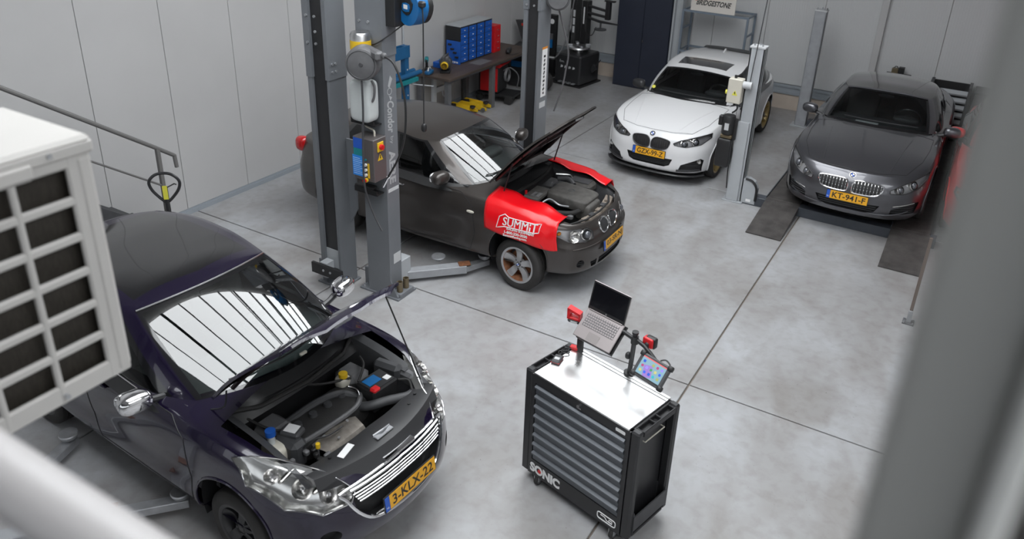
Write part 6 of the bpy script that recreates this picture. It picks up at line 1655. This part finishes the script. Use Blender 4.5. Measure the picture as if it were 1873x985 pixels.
MB().b2((-.25, -.24, .14), (.55, .24, .18), .006).build('cart_deck', 'black', WE)
for (x, y_, r) in ((.45, -.22, .09), (.45, .22, .09), (-.18, -.20, .07), (-.18, .20, .07)): MB().lathe([(.02, -.025), (r*.6, -.028), (r, -.02), (r, .02), (r*.6, .028), (.02, .025)], (x, y_, r), (0, 1, 0), 20).lathe([(.0001, -.03), (r*.5, -.03), (r*.5, .03), (.0001, .03)], (x, y_, r), (0, 1, 0), 16).build('cart_wheel', 'rubber', WE)
for q in range(3): MB().tube([(.30+.015*q, .11*math.cos(t), .52+.12*math.sin(t)) for t in [2*PI*k/20 for k in range(20)]], .012, 6, closed=True).build('cable_coil', 'mgrey', WE)
MB().tube(spline([(.23, .0, .60), (.36, .05, .66), (.50, .12, .5), (.46, .15, .25)], 6), .012, 6).build('torch_hose', 'mgrey', WE)
# blue shop press left of the bench
SP = thing('shop_press', 'blue hydraulic shop press beside the bench', 'shop press', (-8.20, 10.15, 0))
for yy in (-.45, .22): MB().b2((-.05, yy-.05, 0), (.05, yy+.05, 1.56), .004).build('upright', 'pressblue', SP, smooth=False)
for xx in (-.06, .05): MB().b2((xx-.006, -.52, 1.36), (xx+.012, .29, 1.56), .003).build('head_beam', 'pressblue', SP, smooth=False)
for xx in (-.075, .065): MB().cyl((xx, -.50, 1.06), (xx, .56, 1.06), .040, 14).build('bed_bar', 'pressblue', SP)
MB().b2((-.11, -.45, .93), (.11, .45, 1.00), .004).build('bed_plate', 'teal', SP, smooth=False); MB().cyl((0, -.11, 1.36), (0, -.11, 1.16), .035, 14).build('ram', 'chrome', SP)
for yy in (-.45, .22): MB().b2((-.28, yy-.05, 0), (.28, yy+.05, .06), .004).build('foot', 'pressblue', SP, smooth=False)
for k in range(4):
    MB().cyl((.05, .22, .72+.22*k), (.054, .22, .72+.22*k), .014, 10).build('peg_hole', 'papergrey', SP)
MB().tube([(.05, .30, .90), (.40, .48, .88)], .010, 8).build('pump_lever', 'galv', SP)
CO = tag(MB().cyl((-8.575, 10.82, .95), (-8.575, 10.82, 4.0), .018, 10).build('wall_conduit', 'steellight', None), 'thin grey conduit running up the left wall beside the press', 'conduit')
MB().cyl((-8.575, 10.82, 1.78), (-8.575, 10.82, 1.84), .024, 10).build('conduit_clip', 'steellight', CO)
# wheel balancer beyond the bench
BA = thing('wheel_balancer', 'black wheel balancer with angled display behind the far lift column', 'wheel balancer', (-8.12, 14.45, 0), .2)
MB().b2((-.35, -.30, 0), (.35, .30, .82), .03).build('cabinet', 'satin', BA); MB().b2((-.30, -.303, .42), (-.02, -.3005, .54)).build('maker_label', 'reelblue', BA, smooth=False)
MB().b2((-.10, -.02, .82), (.0, .06, 1.0)).build('display_post', 'black', BA)
MB().prism([(-.30, .38), (.28, .44), (.16, 0), (-.12, 0)], (-.05, -.06, .95), (1, 0, 0), (0, .25, .97), (0, .06, -.01)).build('display_panel', 'black', BA, smooth=False)
for k in range(3): MB().box((-.16+.14*k, -.0+.0, 1.24), (.09, .012, .05)).build('red_digits', mat('red_led', (.45, .03, .02), .4), BA, smooth=False) if k < 2 else MB().box((-.02, -.02, 1.12), (.10, .012, .06)).build('dial', 'papergrey', BA, smooth=False)
MB().tube([(.35, 0, .62), (.55, 0, .62)], .03, 12).build('spindle', 'alu', BA)
for k, p in enumerate(((.0, .0),)): MB().lathe([(.05, -.10), (.19, -.10), (.21, -.06), (.21, .06), (.19, .10), (.05, .10)], (.42, -.36, .21), (0, 1, 0), 20).build('balanced_tyre', 'tyre', BA)

# ================================================================== tyre changer
TC = thing('tyre_changer', 'black tyre changing machine with arms and steel turntable by the back wall', 'tyre changer', (-7.42, 15.28, 0), -.12)
MB().b2((-.28, -.42, .03), (.36, .34, .66), .03).build('cabinet', 'satin', TC); MB().b2((-.42, -.45, 0), (.40, .38, .03)).build('base_plate', 'black', TC, smooth=False)
MB().lathe([(.0001, .80), (.20, .80), (.24, .79), (.25, .76), (.10, .74), (.09, .66)], (.08, -.08, 0), (0, 0, 1), 28).build('turntable', 'alu', TC)
for k in range(4):
    a = PI/4+k*PI/2; MB().box((.08+.20*math.cos(a), -.08+.20*math.sin(a), .82), (.12, .06, .04), Matrix.Rotation(a, 3, 'Z'), .008).build('clamp_jaw', 'galv', TC)
MB().b2((-.38, .20, .03), (-.22, .42, 1.68), .01).build('tool_column', 'black', TC); MB().b2((-.30, .12, .70), (-.27, .1995, 1.5)).build('guide_rod', 'chrome', TC, smooth=False)
MB().b2((-.10, .22, .66), (.04, .40, 1.68), .01).build('helper_column', 'black', TC); MB().b2((-.05, .215, 1.2), (-.02, .2195, 1.55)).build('scale_strip', 'white', TC, smooth=False)
for k in range(3): MB().b2((-.365, .195, .98+.17*k), (-.245, .1995, 1.12+.17*k)).build('warning_sticker', 'papergrey', TC, smooth=False)
for (z, z2) in ((1.58, 1.56), (1.44, 1.44)): MB().tube([(.03, .27, z), (.20, .22, z), (.66, .10, z2)], .030, 10).build('helper_arm', 'teal' if False else 'satin', TC)
MB().tube([(.03, .27, 1.34), (.40, .16, 1.32), (.95, -.02, 1.36)], [.03, .03, .014], 10).build('lower_arm', 'satin', TC); MB().b2((.58, .04, 1.40), (.68, .14, 1.78), .008).build('roller_head', 'black', TC); MB().b2((.56, .02, 1.77), (.78, .12, 1.80)).build('head_cap', 'black', TC, smooth=False)
MB().lathe([(.0001, 0), (.13, 0), (.13, .02), (.0001, .02)], (.45, .12, 1.16), (0, 0, 1), 20).cyl((.45, .12, 1.18), (.45, .12, 1.31), .02, 8).build('press_disc', 'dgrey', TC)
MB().tube(spline([(.02, .20, 1.30), (.10, .10, 1.08), (.26, .10, 1.02), (.34, .12, 1.2)], 5), .010, 6).build('air_line', 'black', TC); MB().tube(spline([(-.20, .1, 1.9), (-.16, -.1, 1.3), (-.12, -.3, .9), (-.18, -.48, .62), (-.28, -.54, .52)], 6), .016, 8).build('inflator_hose', 'mgrey', TC)
MB().tube([(.36, .05, .30), (.62, -.05, .58)], .012, 8).build('pry_bar', 'satin', TC); MB().prism([(0, 0), (.12, .12), (.04, .22), (-.03, .10)], (.40, -.02, .25), (1, 0, 0), (0, 0, 1), (0, .03, 0)).build('bead_breaker', 'satin', TC)
m = MB(); text_on(m, 'Evo.', .075, (-.10, -.4215, .50), (1, 0, 0), (0, 0, 1)); m.build('maker_lettering', 'papergrey', TC, smooth=False)
for k in range(4): MB().prism([(-.03, 0), (.03, .02), (.03, .05), (-.02, .06)], (-.10+.10*k, -.4215, .36), (1, 0, 0), (0, 0, 1), (0, .001, 0)).build('pedal_symbol', 'papergrey', TC, smooth=False); MB().b2((-.13+.11*k, -.50, .06), (-.06+.11*k, -.4205, .08)).build('pedal', 'galv', TC, smooth=False)
PN = thing('inflator_panel', 'black tyre inflator panel with white gauge left of the tyre changer', 'tyre inflator', (-8.15, 15.50, 0)); MB().b2((-.09, -.06, .0), (.09, .06, 1.30), .01).build('panel', 'black', PN); MB().lathe([(.0001, .006), (.05, .006), (.055, 0)], (0, -.06, 1.16), (0, -1, 0), 18).build('gauge', 'white', PN); MB().cyl((0, -.10, .60), (0, -.10, .78), .05, 12).build('filter_bowl', 'reelblue', PN); MB().b2((-.04, -.10, .78), (.04, -.0605, .90)).build('regulator', 'mgrey', PN)
MB().b2((-.2, -.25, 0), (.2, .2, .03)).build('panel_foot', 'black', PN, smooth=False)

# ================================================================== back wall
LK = thing('steel_locker', 'tall dark navy double-door locker at the back wall', 'locker', (-6.68, 15.55, 0))
MB().b2((0, .02, 0), (1.17, .46, 2.25), .004).build('case', 'navy', LK, smooth=False)
for k in range(2):
    d = MB().b2((.01+.58*k, 0, .02), (.58+.58*k, .0195, 2.23), .003).build('door', 'navy', LK, smooth=False)
MB().cyl((.61, 0, 1.02), (.61, -.03, 1.02), .014, 10).b2((.60, -.035, 1.0), (.62, -.025, 1.05)).build('lock_handle', 'dgrey', d)
GC = struct(MB().b2((-5.47, 15.50, 0), (-5.455+.02, 15.70, ZC)).b2((-5.30, 15.50, 0), (-5.285, 15.70, ZC)).b2((-5.45, 15.59, 0), (-5.30, 15.605, ZC)).build('trim_3', 'steellight', smooth=False))
GC['label'] = 'grey steel building column beside the navy locker'
RK = thing('tyre_rack', 'empty blue-grey tube rack against the back wall', 'rack')
M['rackblue'] = mat('rack_slate', (.20, .24, .29), .45, .2)
for xx in (-5.24, -3.95):
    for yy in (15.45, 15.98): MB().b2((xx-.02, yy-.02, 0), (xx+.02, yy+.02, 1.80), .002).build('upright', 'rackblue', RK, smooth=False)
    for z in (.25, .98, 1.42, 1.78): MB().b2((xx-.015, 15.47, z-.015), (xx+.015, 15.96, z+.015)).build('end_bar', 'rackblue', RK, smooth=False)
for yy in (15.45, 15.98):
    for z in (.25, .98, 1.78): MB().b2((-5.22, yy-.015, z-.02), (-3.97, yy+.015, z+.02)).build('shelf_bar', 'rackblue', RK, smooth=False)
SG = thing('advertising_board', 'white board with black tyre brand lettering on top of the rack', 'sign', (-4.66, 15.44, 1.802))
MB().b2((-.44, 0, 0), (.44, .02, .34), .002).build('board', mat('board_cream', (.72, .68, .63), .5), SG, smooth=False)
vs, fs = text_geo('BRIDGESTONE', .13, shear=.35, bold=.004); x0 = min(a for a, b in vs); x1 = max(a for a, b in vs)
MB().add([((a-(x0+x1)/2)*.70/(x1-x0)+.01, -.0015, .165+b*1.05) for a, b in vs], fs).build('board_lettering', 'black', SG, smooth=False)
MB().prism([(-.36, .20), (-.325, .225), (-.315, .225), (-.345, .185)], (0, -.0025, 0), (1, 0, 0), (0, 0, 1), (0, -.001, 0)).build('logo_flash', 'red', SG, smooth=False)
WS = thing('wall_shelf', 'small wall shelf behind the grey coupe', 'shelf', (-1.20, 15.97, 1.03)); MB().b2((-.20, -.12, 0), (.22, .128, .02)).build('shelf_board', 'dgrey', WS, smooth=False)
for sx in (-.15, .15): MB().b2((sx-.01, -.08, -.10), (sx+.01, .128, -.001)).build('shelf_bracket', 'dgrey', WS, smooth=False)
GD = thing('tool_box', 'small tan and black tool box on the wall shelf', 'tool box', (-1.20, 15.92, 1.052)); MB().b2((-.11, -.06, 0), (.0, .06, .12), .006).build('tan_half', 'brass', GD); MB().b2((.001, -.06, 0), (.10, .06, .15), .006).build('black_half', 'black', GD); MB().tube([(-.08, 0, .12), (-.06, 0, .155), (-.03, 0, .155), (-.01, 0, .12)], .008, 6).build('carry_handle', 'black', GD)
VG = thing('slatted_rack', 'dark rack with grey horizontal slats at the back wall beside the coupe', 'rack', (-.62, 15.55, 0))
for xx in (0, .62): MB().b2((xx, 0, 0), (xx+.05, .45, 1.10)).build('side_frame', 'dgrey', VG, smooth=False)
MB().b2((.05, .40, 0), (.62, .42, 1.08)).build('back_panel', 'black', VG, smooth=False)
for k in range(7): MB().box((.335, .03, .20+.13*k), (.57, .10, .035), Matrix.Rotation(.5, 3, 'X')).build('slat', 'steellight', VG, smooth=False)
TCB = thing('tool_cabinet', 'dark grey cabinet at the back wall right of the slatted rack', 'cabinet', (.10, 15.45, 0)); MB().b2((0, .02, 0), (.60, .55, 1.06), .006).build('case', 'dgrey', TCB); MB().b2((.01, 0, .05), (.59, .0195, 1.02), .003).build('door', 'dgrey', TCB, smooth=False); MB().cyl((.54, 0, .6), (.54, -.03, .6), .012, 8).build('knob', 'alu', TCB)

# ================================================================== foreground on the gallery
struct(MB().b2((-6.0, YF, 2.90), (3.5, .42, 3.03)).build('floor_gallery', 'dgrey', smooth=False))['label'] = 'gallery floor the picture is taken from'
AC = thing('air_conditioner_unit', 'white outdoor air-conditioner unit with square grille in the left foreground', 'air conditioner', (0, 0, 0))
xa, xb, ya, yb, za, zb = -2.55, -2.14, .34, 1.25, 3.09, 3.87
cs = MB(); cs.b2((xa, ya, za), (xb-.02, ya+.015, zb)); cs.b2((xa, yb-.015, za), (xb-.02, yb, zb)); cs.b2((xa, ya, za), (xb-.02, yb, za+.015)); cs.b2((xa, ya, za), (xa+.015, yb, zb)); cs.build('casing', 'acwhite', AC, smooth=False)
MB().b2((xa-.01, ya-.012, zb), (xb+.008, yb+.010, zb+.025), .012).b2((xa-.012, ya-.014, zb-.03), (xb+.010, yb+.012, zb+.012), .008).build('top_cover', 'acwhite', AC)
for (y0, y1) in ((.55, .80), (.86, 1.10)): MB().sell(((xa+xb)/2, (y0+y1)/2, zb+.024), (.016, (y1-y0)/2, .008), (.6, .5), (14, 8)).build('pressed_rib', 'acwhite', AC)
MB().b2((xb-.035, .40, zb-.06), (xb+.016, 1.085, zb-.005), .012).build('front_lip', 'acwhite', AC)
MB().b2((xb-.05, ya+.02, za+.02), (xb-.045, yb-.02, zb-.03)).build('heat_exchanger', 'fin', AC, smooth=False)
cols_y = [(1.035-.163*k, 1.178-.163*k) for k in range(4)]; rows_z = [(3.723-.1135*k, 3.808-.1135*k) for k in range(6)]
ys_ = sorted([yb]+[v for c in cols_y for v in c]+[ya]); zs_ = sorted([zb-.02]+[v for r in rows_z for v in r]+[za])
for k in range(0, len(ys_), 2): MB().b2((xb-.022, ys_[k], za), (xb, ys_[k+1], zb-.015), .006).build('grille_upright', 'acwhite', AC)
for k in range(0, len(zs_), 2): MB().b2((xb-.020, ya+.01, zs_[k]), (xb-.0015, yb-.01, zs_[k+1]), .006).build('grille_crossbar', 'acwhite', AC)
MB().b2((xb-.03, 1.20, za+.01), (xb+.006, yb+.004, zb-.03), .014).build('corner_post', 'acwhite', AC)
for (y, z) in ((1.13, zb-.005), (1.03, 3.12)): MB().cyl((xb, y, z), (xb+.014, y, z), .008, 8).build('screw', 'galv', AC)
for xx in (-2.45, -2.25): MB().b2((xx-.02, -.3, 3.0305), (xx+.02, 1.2, 3.0895)).build('support_rail', 'mgrey', AC, smooth=False)
GR_ = thing('guard_rail', 'white tubular gallery guard rail crossing the lower left corner', 'guard rail')
M['railwhite'] = mat('rail_white', (.55, .53, .53), .4)
MB().cyl((-3.4, .352, 3.955), (-.18, .352, 3.955), .040, 24).build('top_rail', 'railwhite', GR_)
for xx in (-3.3, -1.35, -.25): MB().cyl((xx, .352, 3.03), (xx, .352, 3.93), .022, 14).build('rail_post', 'railwhite', GR_)
MP = thing('steel_post', 'out-of-focus grey steel post at the right edge of the foreground', 'post')
M['postgrey'] = mat('post_grey', (.33, .33, .315), .5); M['posthighlight'] = mat('post_highlight', (.70, .70, .68), .45); M['postshade'] = mat('post_gap_shade', (.05, .045, .042), .6)  # light and dark tones paint in the bevel's highlight and the gap's shade
MB().b2((.004, .40, 3.03), (.056, .455, ZC), .006).build('post_core', 'postgrey', MP); MB().b2((.057, .385, 3.03), (.071, .455, ZC), .004).build('highlight_strip', 'posthighlight', MP); MB().b2((.072, .40, 3.03), (.16, .455, ZC)).build('gap_shade_panel', 'postshade', MP, smooth=False)
